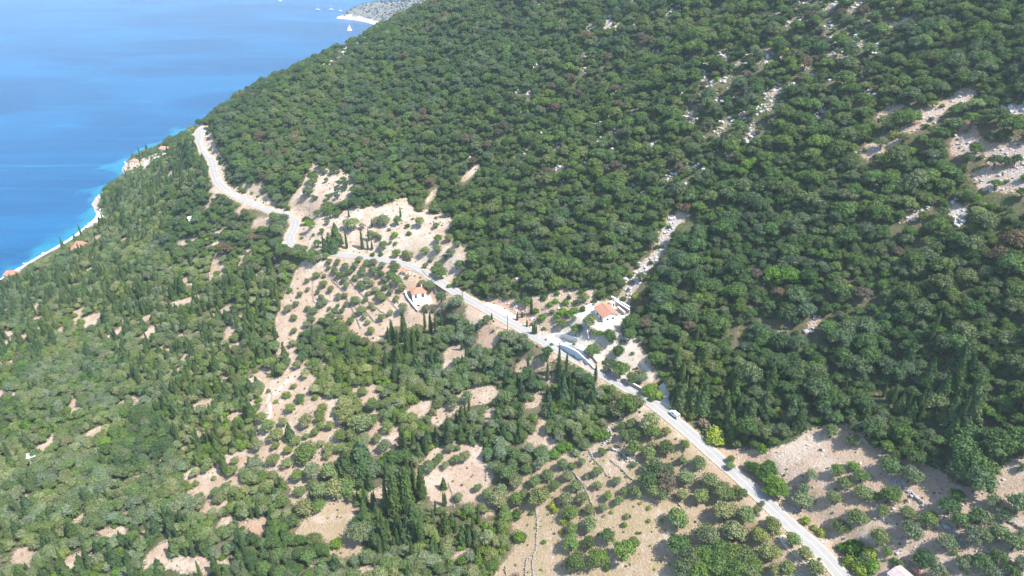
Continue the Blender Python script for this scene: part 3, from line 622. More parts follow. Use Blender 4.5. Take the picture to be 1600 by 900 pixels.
# ------------------------------------------------------------------ ground cover
def in_poly(x, y, P):
    P = np.asarray(P, float); c = np.zeros(x.shape, bool)
    j = len(P) - 1
    for i in range(len(P)):
        xi, yi, xj, yj = P[i][0], P[i][1], P[j][0], P[j][1]
        if yi != yj:
            c ^= ((yi > y) != (yj > y)) & (x < (xj - xi) * (y - yi) / (yj - yi) + xi)
        j = i
    return c
PX, PY, PD = project(np.stack([XX, YY, ZZ], -1))
vis = (YY > 40)
lay = {k: np.zeros(XX.shape, np.float32) for k in ('bare', 'rock', 'red', 'dry', 'pale', 'sand')}
def blur(a):
    b = a.copy(); b[1:-1, 1:-1] = (a[1:-1, 1:-1] * 4 + (a[:-2, 1:-1] + a[2:, 1:-1] + a[1:-1, :-2] + a[1:-1, 2:]) * 2 + a[:-2, :-2] + a[2:, 2:] + a[:-2, 2:] + a[2:, :-2]) / 16
    return b
for P, kd in OPEN:
    m = in_poly(PX, PY, P) & vis
    lay['bare'][m] = 1
    if kd in ('rock',): lay['rock'][m] = .72
    if kd == 'scree': lay['rock'][m] = .55; lay['red'][m] = .45
    if kd == 'grove': lay['rock'][m] = .26; lay['pale'][m] = .34
    if kd == 'red': lay['red'][m] = 1
    if kd == 'grass': lay['dry'][m] = .8
    if kd == 'pale': lay['pale'][m] = .5
    if kd == 'yard': lay['pale'][m] = .8
    if kd == 'scrub': lay['rock'][m] = .3; lay['dry'][m] = .3
for x, y, a, b, tl in ROCKS:
    ca, sa = math.cos(math.radians(tl)), math.sin(math.radians(tl))
    dx, dy = PX - x, -(PY - y)
    e = ((dx * ca + dy * sa) / (a + 2)) ** 2 + ((-dx * sa + dy * ca) / (b + 2)) ** 2
    m = (e < 1) & vis
    lay['bare'][m] = .6; lay['rock'][m] = .42
dR, zR = seg_dist(XX, YY, ROAD)
lay['bare'] = np.maximum(lay['bare'], ((1 - ss(3.2, 5.2, dR)) * .8).astype(np.float32))
def uphill(x, y):
    """True on the mountain side of the road"""
    x = np.asarray(x, float); y = np.asarray(y, float); R_ = ROAD[::2]
    best = np.full(x.shape, 1e9); s_ = np.zeros(x.shape)
    for a, b in zip(R_[:-1], R_[1:]):
        dx, dy = b[0] - a[0], b[1] - a[1]; L = dx * dx + dy * dy + 1e-9
        t = np.clip(((x - a[0]) * dx + (y - a[1]) * dy) / L, 0, 1)
        d = np.hypot(x - a[0] - t * dx, y - a[1] - t * dy); c = dx * (y - a[1]) - dy * (x - a[0])
        m = d < best; best = np.where(m, d, best); s_ = np.where(m, c, s_)
    return s_ < 0
UP = uphill(XX, YY)
lay['bare'] = np.maximum(lay['bare'], (ss(.58, .68, vnoise(XX, YY, 10, 9, 3)) * .8 * ~UP).astype(np.float32))
dS, _ = seg_dist(XX, YY, SHORE)
beach = (1 - ss(5.5, 8.0, dS)) * (YY < 545) * (vnoise(XX, YY, 18, 4, 2) > .18)
beach = np.maximum(beach, (1 - ss(9, 12, dS)) * ((YY > 470) & (YY < 540)))
lay['sand'] = np.maximum(lay['sand'], (beach * (ZZ < 5)).astype(np.float32))
lay['rock'] = np.maximum(lay['rock'], ((1 - ss(2.5, 5, dS)) * (YY >= 545) * .75).astype(np.float32))
lay['bare'] = np.maximum(lay['bare'], (1 - ss(4, 7, dS)).astype(np.float32))
ny, nx = XX.shape
V = np.stack([XX, YY, ZZ + (vnoise(XX, YY, 4, 6, 2) - .5) * .5 * ss(5, 9, dR)], -1).reshape(-1, 3)
idx = np.arange(nx * ny).reshape(ny, nx)
F = np.stack([idx[:-1, :-1], idx[:-1, 1:], idx[1:, 1:], idx[1:, :-1]], -1).reshape(-1, 4)
def big_mesh(name, V, F, mat, attrs=None, smooth=True):
    me = bpy.data.meshes.new(name)
    me.vertices.add(len(V)); me.vertices.foreach_set('co', np.asarray(V, np.float32).ravel())
    k = F.shape[1]
    me.loops.add(len(F) * k); me.loops.foreach_set('vertex_index', F.astype(np.int32).ravel())
    me.polygons.add(len(F)); me.polygons.foreach_set('loop_start', np.arange(0, len(F) * k, k, dtype=np.int32))
    me.update(calc_edges=True)
    if smooth: me.polygons.foreach_set('use_smooth', np.ones(len(F), bool))
    for m in (mat if isinstance(mat, (list, tuple)) else [mat]): me.materials.append(m)
    for a, v in (attrs or {}).items():
        at = me.attributes.new(a, 'FLOAT', 'POINT'); at.data.foreach_set('value', np.asarray(v, np.float32).ravel())
    o = bpy.data.objects.new(name, me); return link(o)
g = big_mesh('ground', V, F, M['ground'], {k: blur(v) for k, v in lay.items()})
tag(g, kind='structure')

# headland across the bay
hn = at_z([526, 535, 545, 555, 565, 575, 583, 595, 610, 650, 700], [28.5, 29.3, 30, 31.3, 33, 35.3, 38, 44, 52, 70, 80], 0)
hf = at_z([527, 535, 548, 566, 590, 625, 665, 720], [26.5, 23.5, 20.5, 17.5, 14.5, 10, 5, 0], 0)
HP = np.vstack([hn[:, :2], [[700, 1300], [900, 2100]], hf[::-1, :2]])
hx, hy = np.meshgrid(np.arange(-430, 500, 7.0), np.arange(1080, 2250, 7.0))
ins = in_poly(hx, hy, HP)
dh, _ = seg_dist(hx, hy, np.column_stack([np.vstack([HP, HP[:1]]), np.zeros(len(HP) + 1)]))
sd = np.where(ins, dh, -dh)
hz = np.where(sd > 0, np.minimum(sd * .33, 14 + sd * .13), sd * .3) + np.where(sd > 12, (vnoise(hx, hy, 90, 8, 5) - .45) * 16, 0)
hz = np.clip(hz, -12, 90)
i2 = np.arange(hx.size).reshape(hx.shape)
hv = np.stack([hx, hy, hz], -1).reshape(-1, 3)
hfc = np.stack([i2[:-1, :-1], i2[:-1, 1:], i2[1:, 1:], i2[1:, :-1]], -1).reshape(-1, 4)
rk = ss(.58, .7, vnoise(hx, hy, 35, 2, 4)) * .8
hmn = N('headland_scrub'); hmn.p.inputs['Roughness'].default_value = .95
_f = hmn.noise(.06, 6, .7); _g = hmn.noise(.25, 4, .7)
_c = hmn.mix(hmn.step(_f, .35, .65), (.105, .115, .095), (.19, .18, .165)); _c = hmn.mix(hmn.step(_g, .55, .68), _c, (.40, .38, .36)); _c = hmn.mix(hmn.attr('sand').outputs['Fac'], _c, (.75, .72, .68)); hmn.color(_c)
ho = big_mesh('headland', hv, hfc, hmn.m, {'bare': np.where(sd < 10, 1., rk), 'rock': rk, 'red': hx * 0, 'dry': hx * 0, 'pale': hx * 0,
              'sand': ((sd > -6) & (sd < 9) & (hy < 1730)).astype(float)})
tag(ho, kind='structure')

# sea
sx = np.unique(np.concatenate([np.arange(-700, -240, 6.0), np.linspace(-700, -2600, 40), np.linspace(-2600, -16000, 20), np.arange(-240, 500, 25.0), np.linspace(500, 16000, 25)]))
sy = np.unique(np.concatenate([np.arange(-100, 1100, 8.0), np.linspace(1100, 3000, 60), np.linspace(3000, 24000, 24), [-4000, -1000]]))
SX, SY = np.meshgrid(sx, sy)
dsh, _ = seg_dist(SX, SY, SHORE)
dhd, _ = seg_dist(SX, SY, np.column_stack([hn[:, :2], np.zeros(len(hn))]))
i3 = np.arange(SX.size).reshape(SX.shape)
so = big_mesh('sea', np.stack([SX, SY, SX * 0], -1).reshape(-1, 3), np.stack([i3[:-1, :-1], i3[:-1, 1:], i3[1:, 1:], i3[1:, :-1]], -1).reshape(-1, 4), M['sea'],
              {'shallow': np.maximum(.9 * np.exp(-dsh / 22.0) * (.72 + .5 * vnoise(SX, SY, 60, 5, 2)), .5 * np.exp(-dhd / 12.0))}, False)
tag(so, kind='structure')

# ------------------------------------------------------------------ roads
def ribbon(name, P, off, half, mat, lift=0.0, kind='structure', follow=False, taper=None):
    P = np.asarray(P, float); n = len(P)
    T_ = np.gradient(P[:, :2], axis=0); T_ /= np.linalg.norm(T_, axis=1)[:, None] + 1e-9
    Nn = np.stack([-T_[:, 1], T_[:, 0]], -1)
    V, F = [], []
    for i in range(n):
        for s_ in (-1, 1):
            q = P[i, :2] + Nn[i] * (off + s_ * half)
            z = (height(q[0], q[1]) if follow else P[i, 2]) + lift
            V.append((q[0], q[1], float(z)))
    F = [(2 * i, 2 * i + 2, 2 * i + 3, 2 * i + 1) for i in range(n - 1)]
    o = mesh_obj(name, V, F, mat)
    if kind: o['kind'] = kind
    return o
def resample(P, step):
    P = np.asarray(P, float); d = np.concatenate([[0], np.cumsum(np.linalg.norm(np.diff(P[:, :2], axis=0), axis=1))])
    t = np.arange(0, d[-1], step)
    return np.stack([np.interp(t, d, P[:, k]) for k in range(3)], -1)
RD = resample(ROAD, 2.0)
ribbon('gravel_verge', RD, 0, 2.85, M['verge'], -.02)
ribbon('road', RD, 0, 2.35, M['asphalt'], .02)
mk = []
Tt = np.gradient(RD[:, :2], axis=0); Tt /= np.linalg.norm(Tt, axis=1)[:, None]
Nn_ = np.stack([-Tt[:, 1], Tt[:, 0]], -1)
def strip(i, j, off, hw, z=.03):
    a = [RD[i, :2] + Nn_[i] * (off - hw), RD[i, :2] + Nn_[i] * (off + hw), RD[j, :2] + Nn_[j] * (off + hw), RD[j, :2] + Nn_[j] * (off - hw)]
    zz = [RD[i, 2], RD[i, 2], RD[j, 2], RD[j, 2]]
    return [(a[k][0], a[k][1], zz[k] + z) for k in range(4)], [(0, 3, 2, 1)]
mk = [strip(i, i + 1, 0, .07) for i in range(len(RD) - 1) if True]
mk += [strip(i, i + 1, s_ * 2.17, .05) for i in range(len(RD) - 1) for s_ in (-1, 1)]
o = mesh_obj('road_markings', *merge(mk), M['paint']); o['kind'] = 'structure'
def track(name, px, half, mat, lift=.10, z=None):
    P = smooth(ground(px), 4); P = resample(P, 1.5)
    P[:, 2] = height(P[:, 0], P[:, 1])
    return ribbon(name, P, 0, half, mat, lift, follow=True)
track('driveway', [(848, 532), (862, 534), (878, 537), (893, 541), (904, 537), (911, 526), (912, 516)], 2.6, M['concrete'], .16)
track('driveway', [(913, 518), (908, 506), (897, 498), (889, 499)], 2.6, M['concrete'], .2)
track('driveway', [(890, 497), (905, 489), (920, 486), (932, 481)], 2.7, M['concrete'], .24)
track('dirt_track', [(983, 558), (1000, 573), (1013, 588), (1024, 598)], 1.7, M['track'])
track('dirt_track', [(1030, 604), (1037, 616), (1040, 630), (1044, 642)], 2.2, M['concrete'])
track('dirt_track', [(758, 476), (772, 480), (788, 488), (802, 500)], 2.2, M['concrete'])
track('dirt_track', [(445, 385), (440, 380), (446, 372)], 2.0, M['track'])
track('dirt_track', [(1290, 890), (1262, 872), (1236, 850), (1222, 832)], 2.2, M['track'])
track('footpath', [(420, 655), (423, 640), (420, 622), (440, 605), (452, 590)], .7, M['track'])
track('dirt_track', [(195, 285), (210, 276), (225, 262), (228, 250), (226, 246)], 2.2, M['track'])
track('dirt_track', [(240, 254), (252, 250), (265, 246), (276, 240)], 2.0, M['concrete'])
track('roadside_channel', [(322, 204), (316, 216), (315, 226), (321, 236), (329, 246)], .55, M['concrete'], .35)

# ------------------------------------------------------------------ trees
def ico(sub=1):
    bm = bmesh.new(); bmesh.ops.create_icosphere(bm, subdivisions=sub, radius=1.0)
    V = np.array([v.co[:] for v in bm.verts]); F = [tuple(v.index for v in f.verts) for f in bm.faces]; bm.free()
    return V, F
ICO1, ICOF1 = ico(1)
ICO2, ICOF2 = ico(2)
def leaf_quads(P, Nrm, size, r, up=.0, jit=.7):
    """a spray of little leaf faces at P, tilted at random round the outward direction"""
    n = len(P)
    nn = Nrm + r.normal(size=(n, 3)) * jit; nn[:, 2] += up
    nn /= np.linalg.norm(nn, axis=1)[:, None]
    a = np.cross(nn, r.normal(size=(n, 3))); a /= np.linalg.norm(a, axis=1)[:, None] + 1e-9
    b = np.cross(nn, a)
    s = size * r.uniform(.6, 1.35, n)[:, None]; t = s * r.uniform(.55, 1.0, n)[:, None]
    q = np.stack([P - a * s, P - b * t, P + a * s, P + b * t], 1)
    V = q.reshape(-1, 3); F = np.arange(n * 4).reshape(n, 4)
    return V, F
def crown_geo(seed, clumps, per, leaf, core=.72):
    r = np.random.default_rng(seed); Vs, Fs, n = [], [], 0
    for cx, cy, cz, rx, rz in clumps:
        sp = ICO1 * np.array([rx, rx, rz]) * core * r.uniform(.82, 1.1, (len(ICO1), 1)) + np.array([cx, cy, cz])
        Vs.append(sp); Fs += [tuple(i + n for i in f) for f in ICOF1]; n += len(sp)
        d = r.normal(size=(per, 3)); d /= np.linalg.norm(d, axis=1)[:, None]; d[:, 2] = np.where(d[:, 2] < -.35, -d[:, 2], d[:, 2])
        P = d * np.array([rx, rx, rz]) * r.uniform(.78, 1.24, (per, 1)) + np.array([cx, cy, cz])
        v, f = leaf_quads(P, d, leaf, r); Vs.append(v); Fs += [tuple(q + n) for q in f]; n += len(v)
    return np.vstack(Vs), Fs
def round_tree(seed, n, flat, spread, clump, per, leaf, trunk_h, tr=.09):
    """crown of radius 1 built from clumps on a tapered trunk with limbs"""
    r = np.random.default_rng(seed); C_ = []
    zc = trunk_h + flat
    for i in range(n):
        a = 2.399 * i + r.uniform(-.4, .4); q = math.sqrt((i + .5) / n) * spread
        dz = flat * (1 - (q / max(spread, .01)) ** 2) * .75 + r.uniform(-.18, .14)
        cr = clump * r.uniform(.72, 1.25)
        C_.append((q * math.cos(a) * r.uniform(.85, 1.12), q * math.sin(a) * r.uniform(.85, 1.12), trunk_h + flat * .55 + dz * .8, cr, cr * r.uniform(.75, .95)))
    cv, cf = crown_geo(seed, C_, per, leaf)
    parts = [cyl(0, 0, -.35, trunk_h + .15, tr * 1.3, tr * .75, 7)]
    for i in range(4):
        x, y, z, cr, _ = C_[(i * 3 + 2) % n]
        V, F = cyl(0, 0, 0, 1, tr * .6, tr * .3, 5)
        V = [(x * v[2] + v[0], y * v[2] + v[1], trunk_h * .7 + (z - trunk_h * .7) * v[2]) for v in V]; parts.append((V, F))
    return (cv, cf), merge(parts)
def spire_tree(seed, H_, taper, per, leaf, ragged, skirt=.4):
    """columnar or conical crown, radius 1, height H_"""
    r = np.random.default_rng(seed)
    n = per; z = skirt + (H_ - skirt) * (1 - np.sqrt(r.uniform(0, 1, n))) ** (.9 if taper > .6 else .75)
    z = np.where(r.uniform(0, 1, n) < .15, r.uniform(skirt, H_, n), z)
    u = (z - skirt) / (H_ - skirt); a = r.uniform(0, 2 * math.pi, n)
    def prof(u): return np.clip((1 - u) ** taper * np.minimum(1, .55 + u * 5), .02, 1)
    lob = 1 + ragged * (np.sin(a * 3 + seed + z * 2.1) * .5 + np.sin(a * 5 + z * 3.7 + seed) * .5) + r.uniform(-ragged, ragged, n) * .6
    R_ = prof(u) * lob
    P = np.stack([R_ * np.cos(a), R_ * np.sin(a), z], -1)
    d = np.stack([np.cos(a), np.sin(a), np.full(n, .35)], -1)
    nn = d + r.normal(size=(n, 3)) * .5; nn /= np.linalg.norm(nn, axis=1)[:, None]
    up = np.array([0, 0, 1.0]) + r.normal(size=(n, 3)) * .25 + d * (.15 if taper < .6 else .6)
    b = up - nn * (up * nn).sum(1)[:, None]; b /= np.linalg.norm(b, axis=1)[:, None]; a_ = np.cross(nn, b)
    s = leaf * r.uniform(.6, 1.2, n)[:, None]
    q = np.stack([P - a_ * s * .6, P - b * s, P + a_ * s * .6, P + b * s * 1.5], 1).reshape(-1, 3)
    F = [tuple(x) for x in np.arange(n * 4).reshape(n, 4)]
    k = 8; rings = 9; cv = []
    for j in range(rings):
        uu = j / (rings - 1)
        for i in range(k):
            rr = float(prof(np.array(uu))) * .82 * r.uniform(.85, 1.08); an = 2 * math.pi * (i + .5 * (j % 2)) / k
            cv.append((rr * math.cos(an), rr * math.sin(an), skirt + (H_ - skirt) * uu * .98))
    m = len(q)
    for j in range(rings - 1):
        for i in range(k):
            F.append((m + j * k + i, m + j * k + (i + 1) % k, m + (j + 1) * k + (i + 1) % k, m + (j + 1) * k + i))
    return (np.vstack([q, np.array(cv)]), F), cyl(0, 0, -.6, skirt + .6, .16, .12, 7)
# kind: (crown, trunk) variants, all with crown radius 1
GEO = {'olive': [round_tree(s, 13, .85, .62, .39, 84, .078, .45) for s in (3, 14, 25, 36)],
       'oak': [round_tree(s, 17, .95, .70, .37, 76, .070, .5, .08) for s in (5, 16, 27, 38)],
       'shrub': [round_tree(s, 8, .55, .5, .46, 70, .095, .05, .05) for s in (7, 18, 29)],
       'cypress': [spire_tree(s, h, .5, 620, .20, .16) for s, h in ((1, 10.5), (2, 12.5), (3, 9.0))],
       'conifer': [spire_tree(s, h, .85, 760, .19, .26, .25) for s, h in ((4, 4.0), (5, 4.8), (6, 3.5))],
       'dead': [round_tree(s, 8, .5, .6, .34, 16, .085, .5, .06) for s in (8, 9)]}
HGT = {'olive': 1.2, 'oak': 1.3, 'shrub': .6, 'conifer': 2.0, 'cypress': 5.5, 'dead': 1.0}
def spire_h(kind, v): return GEO[kind][v][0][0][:, 2].max()
PAL = {'olive': [(.132, .176, .070), (.152, .188, .086), (.116, .166, .058), (.168, .192, .104)],
       'oak': [(.086, .140, .044), (.072, .122, .042), (.102, .158, .050), (.116, .148, .076), (.096, .130, .062), (.068, .108, .042)],
       'shrub': [(.115, .170, .042), (.135, .175, .060), (.100, .175, .032), (.15, .17, .08)],
       'cypress': [(.068, .112, .038), (.058, .098, .036), (.080, .118, .046)],
       'conifer': [(.080, .128, .044), (.092, .135, .058), (.070, .112, .044)],
       'dead': [(.20, .16, .135), (.17, .145, .125)]}
SPECIAL = {'bright': (.115, .20, .032), 'yellow': (.22, .27, .05), 'dark': (.060, .115, .030), 'pale': (.18, .215, .12), 'brown': (.125, .102, .072)}
TR = []      # every tree: kind, x, y, z, radius, z-scale, rotation, variant, tint, free (named colour or None)
def put(kind, x, y, z, R_, zs=1.0, tint=None, special=None, free=False, v=None):
    if tint is not None:
        TR.append(dict(kind=kind, p=(x, y, z), R=R_, zs=zs, rot=rng.uniform(0, 6.283), v=int(rng.integers(len(GEO[kind]))), tint=tuple(np.array(tint) * rng.uniform(.8, 1.2)), sp=None, free=False)); return
    c = np.array(SPECIAL[special] if special else PAL[kind][rng.integers(len(PAL[kind]))]) * rng.uniform(1.0, 1.36)
    c = c * np.array([rng.uniform(.93, 1.08), 1, rng.uniform(.9, 1.12)])
    TR.append(dict(kind=kind, p=(x, y, z), R=R_, zs=zs, rot=rng.uniform(0, 6.283), v=int(rng.integers(len(GEO[kind]))) if v is None else v, tint=tuple(c), sp=special, free=free))
DEP = lambda px, py: math.cos(PITCH + math.atan2(py - 450, FOC))
fp = [t for t in TREES if t[3] != 'skip']
g0 = ground([(t[0], t[1]) for t in fp])
d0 = project(g0)[2]
off = np.array([HGT[t[3]] * t[2] * DEP(t[0], t[1]) for t in fp])
g1 = ground([(t[0], t[1] + o_) for t, o_ in zip(fp, off)])
for t, gp in zip(fp, g1):
    d = float(project(gp)[2])
    R_ = t[2] * d / FOC * ((1.32 if d > 290 else 1.2) if t[3] == 'olive' else 1.06)
    if t[3] == 'oak' and R_ > 5.5: R_ = 5.5
    put(t[3], gp[0], gp[1], gp[2], R_, rng.uniform(.85, 1.05), special=t[4], free=True)
gc = ground([(c[0], c[1]) for c in CYP])
for c, gp in zip(CYP, gc):
    d = float(project(gp)[2]); h = min(c[2] * d / FOC / DEP(c[0], c[1]), 24.0)
    kd = c[3]; v = int(rng.integers(3)); base = spire_h(kd, v)
    R_ = (h / base) * rng.uniform(.9, 1.1) if kd == 'cypress' else h / base * 1.05
    R_ = max(R_, .62) if kd == 'cypress' else R_
    put(kd, gp[0], gp[1], gp[2], R_, h / base / R_, free=True, v=v)
NFREE = len(TR)
FX = np.array([(t['p'][0], t['p'][1], t['R'] * (1.0 if t['kind'] != 'cypress' else 1.2)) for t in TR])
CONZ = [[(150, 318), (230, 285), (262, 330), (255, 372), (200, 395), (165, 402), (90, 450), (70, 440), (110, 410), (150, 380)],
        [(100, 430), (180, 400), (260, 440), (320, 450), (400, 430), (445, 470), (450, 560), (400, 610), (330, 650), (280, 700), (230, 640), (210, 590), (170, 520), (110, 480)],
        [(270, 240), (310, 215), (335, 300), (240, 300), (215, 290)], [(-200, 830), (0, 830), (120, 822), (250, 815), (330, 780), (400, 800), (420, 960), (-200, 960)],
        [(590, 700), (680, 680), (700, 700), (760, 800), (740, 860), (620, 880), (560, 840)], [(700, 640), (770, 630), (810, 560), (900, 560), (880, 640), (820, 700), (740, 690)],
        [(330, 600), (400, 640), (410, 720), (330, 760), (290, 700)], [(1040, 555), (1120, 560), (1210, 600), (1200, 680), (1120, 690), (1050, 650)], [(1340, 560), (1520, 560), (1520, 680), (1340, 670)],
        [(620, 500), (690, 560), (690, 600), (610, 600)], [(400, 430), (470, 450), (440, 520), (420, 600), (400, 560)], [(-200, 440), (0, 440), (100, 430), (110, 480), (60, 560), (-200, 560)]]
roadpx = np.stack(project(ROAD + np.array([0, 0, .5])), -1)
def scatter(sp, xr, yr, seed):
    r = np.random.default_rng(seed)
    xs, ys = np.meshgrid(np.arange(xr[0], xr[1], sp), np.arange(yr[0], yr[1], sp * .88))
    xs = xs + (np.arange(xs.shape[0]) % 2)[:, None] * sp / 2
    xs = (xs + r.uniform(-.47, .47, xs.shape) * sp).ravel(); ys = (ys + r.uniform(-.47, .47, ys.shape) * sp).ravel()
    return xs, ys, r
def visible_mask(x, y, z, up=3.0, marg=90):
    px, py, d = project(np.stack([x, y, z + up], -1))
    return px, py, d, (px > -marg) & (px < 1600 + marg) & (py > -60) & (py < 900 + marg * 1.2) & (d > 20)
NG = .55
for sp, layer in ((3.25, 'wood'), (3.8, 'under')):
    xs, ys, r = scatter(sp, (-455, 440), (60, 990), 21 if layer == 'wood' else 22)
    zs = height(xs, ys)
    k = zs > 1.2
    xs, ys, zs = xs[k], ys[k], zs[k]
    px, py, d, m = visible_mask(xs, ys, zs)
    xs, ys, zs, px, py, d = [a[m] for a in (xs, ys, zs, px, py, d)]
    up = uphill(xs, ys)
    gx, gy, _ = project(np.stack([xs, ys, zs + 2.0], -1))
    bad = np.zeros(len(xs), bool); semi = np.zeros(len(xs), bool)
    for P, kd in OPEN:
        ip = in_poly(gx, gy, P)
        if kd not in ('scrub', 'grove') and not (kd == 'soil' and np.mean([q[0] for q in P]) < 470):
            for ox, oy in ((-1.5, 0), (1.5, 0), (0, 1.6)) if kd not in ('rock', 'scree') else ((-2.2, 0), (2.2, 0), (0, 1.6), (0, 3.4), (0, 4.6), (1.8, 3.0), (-1.8, 3.0)): ip |= in_poly(gx + ox * FOC / d, gy - oy * FOC / d, P)
        if kd in ('scrub',): semi |= ip
        elif layer == 'under' and kd in ('rock', 'scree'): bad |= ip & (r.uniform(0, 1, len(xs)) < .8)
        elif layer == 'wood' and ((kd == 'soil' and np.mean([q[0] for q in P]) < 470) or (kd == 'pale' and np.mean([q[1] for q in P]) < 345)): bad |= ip & (r.uniform(0, 1, len(xs)) < .78)
        else: bad |= ip
    for x, y, a, b, tl in ROCKS:
        ca, sa = math.cos(math.radians(tl)), math.sin(math.radians(tl))
        dx, dy = gx - x, -(gy - y)
        bad |= (((dx * ca + dy * sa) / (a + 1.6 * FOC / d)) ** 2 + ((-dx * sa + dy * ca) / (b + 1.9 * FOC / d)) ** 2 < 1) & (r.uniform(0, 1, len(xs)) < .72)
    rd, _ = seg_dist(xs, ys, ROAD); bad |= rd < 4.9
    rp = np.full(len(xs), 1e9)
    for q in roadpx[::1]:
        near = d < q[2] + 2
        rp = np.where(near, np.minimum(rp, np.hypot(px - q[0], (py - q[1]))), rp)
    hid = (px > 425) & (px < 500) & (py > 325) & (py < 400)
    bad |= (rp < 3.3 * FOC / d * .8 + 2) & ~hid
    shd, _ = seg_dist(xs, ys, SHORE); bad |= (shd < np.where(ys < 545, 9.5, 5.5))
    sq = np.stack(project(resample(np.vstack([SHORE[:12]]), 4)), -1)
    for q in sq: bad |= (np.hypot(px - q[0], py - q[1]) < 7)
    gn = vnoise(xs, ys, 10, 9, 3)
    bad |= (gn > .65) & ~up
    for b_ in (V1, V2): bad |= np.hypot(xs - b_[0], ys - b_[1]) < 11
    for b_ in SH + [V4]: bad |= np.hypot(xs - b_[0], ys - b_[1]) < 5.0
    if layer == 'wood':
        bad |= semi & (r.uniform(0, 1, len(xs)) < .93)
    else:
        bad |= semi & (r.uniform(0, 1, len(xs)) < .45)
    con = np.zeros(len(xs), bool)
    for P in CONZ: con |= in_poly(gx, gy, P)
    dens = vnoise(xs, ys, 38, 12, 3); cn = vnoise(xs, ys, 24, 7, 3); on = vnoise(xs, ys, 45, 17, 3); br = vnoise(xs, ys, 30, 31, 3)
    for i in np.nonzero(~bad)[0]:
        x, y, z = xs[i], ys[i], zs[i]
        u = r.uniform()
        if layer == 'wood':
            if up[i] or (px[i] > 250 and py[i] < 400 and on[i] > .4 and not con[i]):
                R_ = r.uniform(1.2, 2.3) if r.uniform() < .80 else r.uniform(2.5, 4.2); R_ *= 1.12 if px[i] > 1050 else 1.0; kd = 'oak'; zz = r.uniform(.75, 1.15)
                spx = None
                if br[i] > .69 and u < .20: spx = 'brown'
                elif u < .005: spx = 'bright'
                if con[i] and u > .80: kd = 'conifer'; R_ = r.uniform(1.5, 2.6); zz = r.uniform(.9, 1.2)
                elif con[i] and u > .765: kd = 'cypress'; R_ = r.uniform(.7, 1.1); zz = 1.1
                elif py[i] > 520 and u > .985: kd = 'cypress'; R_ = r.uniform(.7, 1.1); zz = 1.1
            else:
                pc = (.26 if px[i] < 330 and py[i] < 420 else .38) if con[i] else (.07 if cn[i] > .5 else .02)
                if u < pc:
                    if r.uniform() < .62: kd = 'conifer'; R_ = r.uniform(1.2, 2.3); zz = r.uniform(.95, 1.3)
                    else: kd = 'cypress'; R_ = r.uniform(.65, 1.05); zz = r.uniform(.9, 1.25)
                    spx = None
                else:
                    spx = None
                    if br[i] < .44 and r.uniform() < .6: kd = 'shrub'; R_ = r.uniform(1.6, 2.8); zz = r.uniform(.9, 1.4); spx = ('bright' if r.uniform() < .35 else None)
                    elif on[i] < .62: kd = 'olive'; R_ = r.uniform(1.9, 3.2); zz = r.uniform(.8, 1.05); spx = 'pale' if r.uniform() < .22 else ('dead' if 0 else None)
                    else: kd = 'oak'; R_ = r.uniform(1.8, 3.0); zz = r.uniform(.8, 1.05); spx = 'bright' if r.uniform() < .03 else None
                    if r.uniform() < .012: kd = 'dead'; spx = None; R_ = 1.9
        else:
            kd = 'shrub'; R_ = r.uniform(.9, 1.9) * (1.2 if up[i] else 1.0); zz = r.uniform(.7, 1.4); spx = None
            if up[i] and u < .75: spx = 'dark'
            elif u > .95: spx = 'yellow'
            elif u > .8: spx = 'bright'
        dd = np.hypot(FX[:, 0] - x, FX[:, 1] - y)
        if (dd < (FX[:, 2] + R_) * (.62 if kd != 'shrub' else .8)).any(): continue
        put(kd, x, y, z, R_, zz, special=spx)
# low tufts and small bushes on the thin ground
xs, ys, r = scatter(3.6, (-300, 300), (90, 480), 33)
zs = height(xs, ys); px, py, d, m = visible_mask(xs, ys, zs, .5, 20)
inn = np.zeros(len(xs), bool)
for P, kd in OPEN:
    if kd in ('soil', 'grass', 'grove', 'scree', 'pale', 'red', 'scrub'): inn |= in_poly(px, py, P)
rd, _ = seg_dist(xs, ys, ROAD)
for i in np.nonzero(m & inn & (rd > 5.5) & (r.uniform(0, 1, len(xs)) < .34 + .5 * (vnoise(xs, ys, 16, 51, 2) > .55)))[0]:
    if any(np.hypot(xs[i] - b_[0], ys[i] - b_[1]) < 10 for b_ in (V1, V2)): continue
    put('shrub', xs[i], ys[i], zs[i], r.uniform(.2, .65), r.uniform(.5, 1.1), special=[None, 'dark', 'pale', 'yellow', 'pale', 'brown'][r.integers(6)])
# roadside scrub
for i in range(6, len(RD) - 4, 2):
    for s_ in (-1, 1):
        if rng.uniform() < .35:
            q = RD[i, :2] + Nn_[i] * s_ * rng.uniform(4.6, 6.5)
            put('shrub', q[0], q[1], H(q[0], q[1]), rng.uniform(.4, .9), rng.uniform(.6, 1), special=[None, 'yellow', 'pale', 'dark'][rng.integers(4)])
# scrub on the headland
hxs, hys, r = scatter(7.5, (-400, 60), (1500, 1900), 44)
sdi = in_poly(hxs, hys, HP)
hzf = lambda x, y: hz[np.clip(((y - 1080) / 7).astype(int), 0, hz.shape[0] - 1), np.clip(((x + 430) / 7).astype(int), 0, hz.shape[1] - 1)]
hh = hzf(hxs, hys)
for i in np.nonzero(sdi & (hh > 3.2) & (r.uniform(0, 1, len(hxs)) < .75))[0]:
    put('oak', hxs[i], hys[i], hh[i] - .5, r.uniform(1.5, 3.0), .7, tint=(.085, .095, .070))

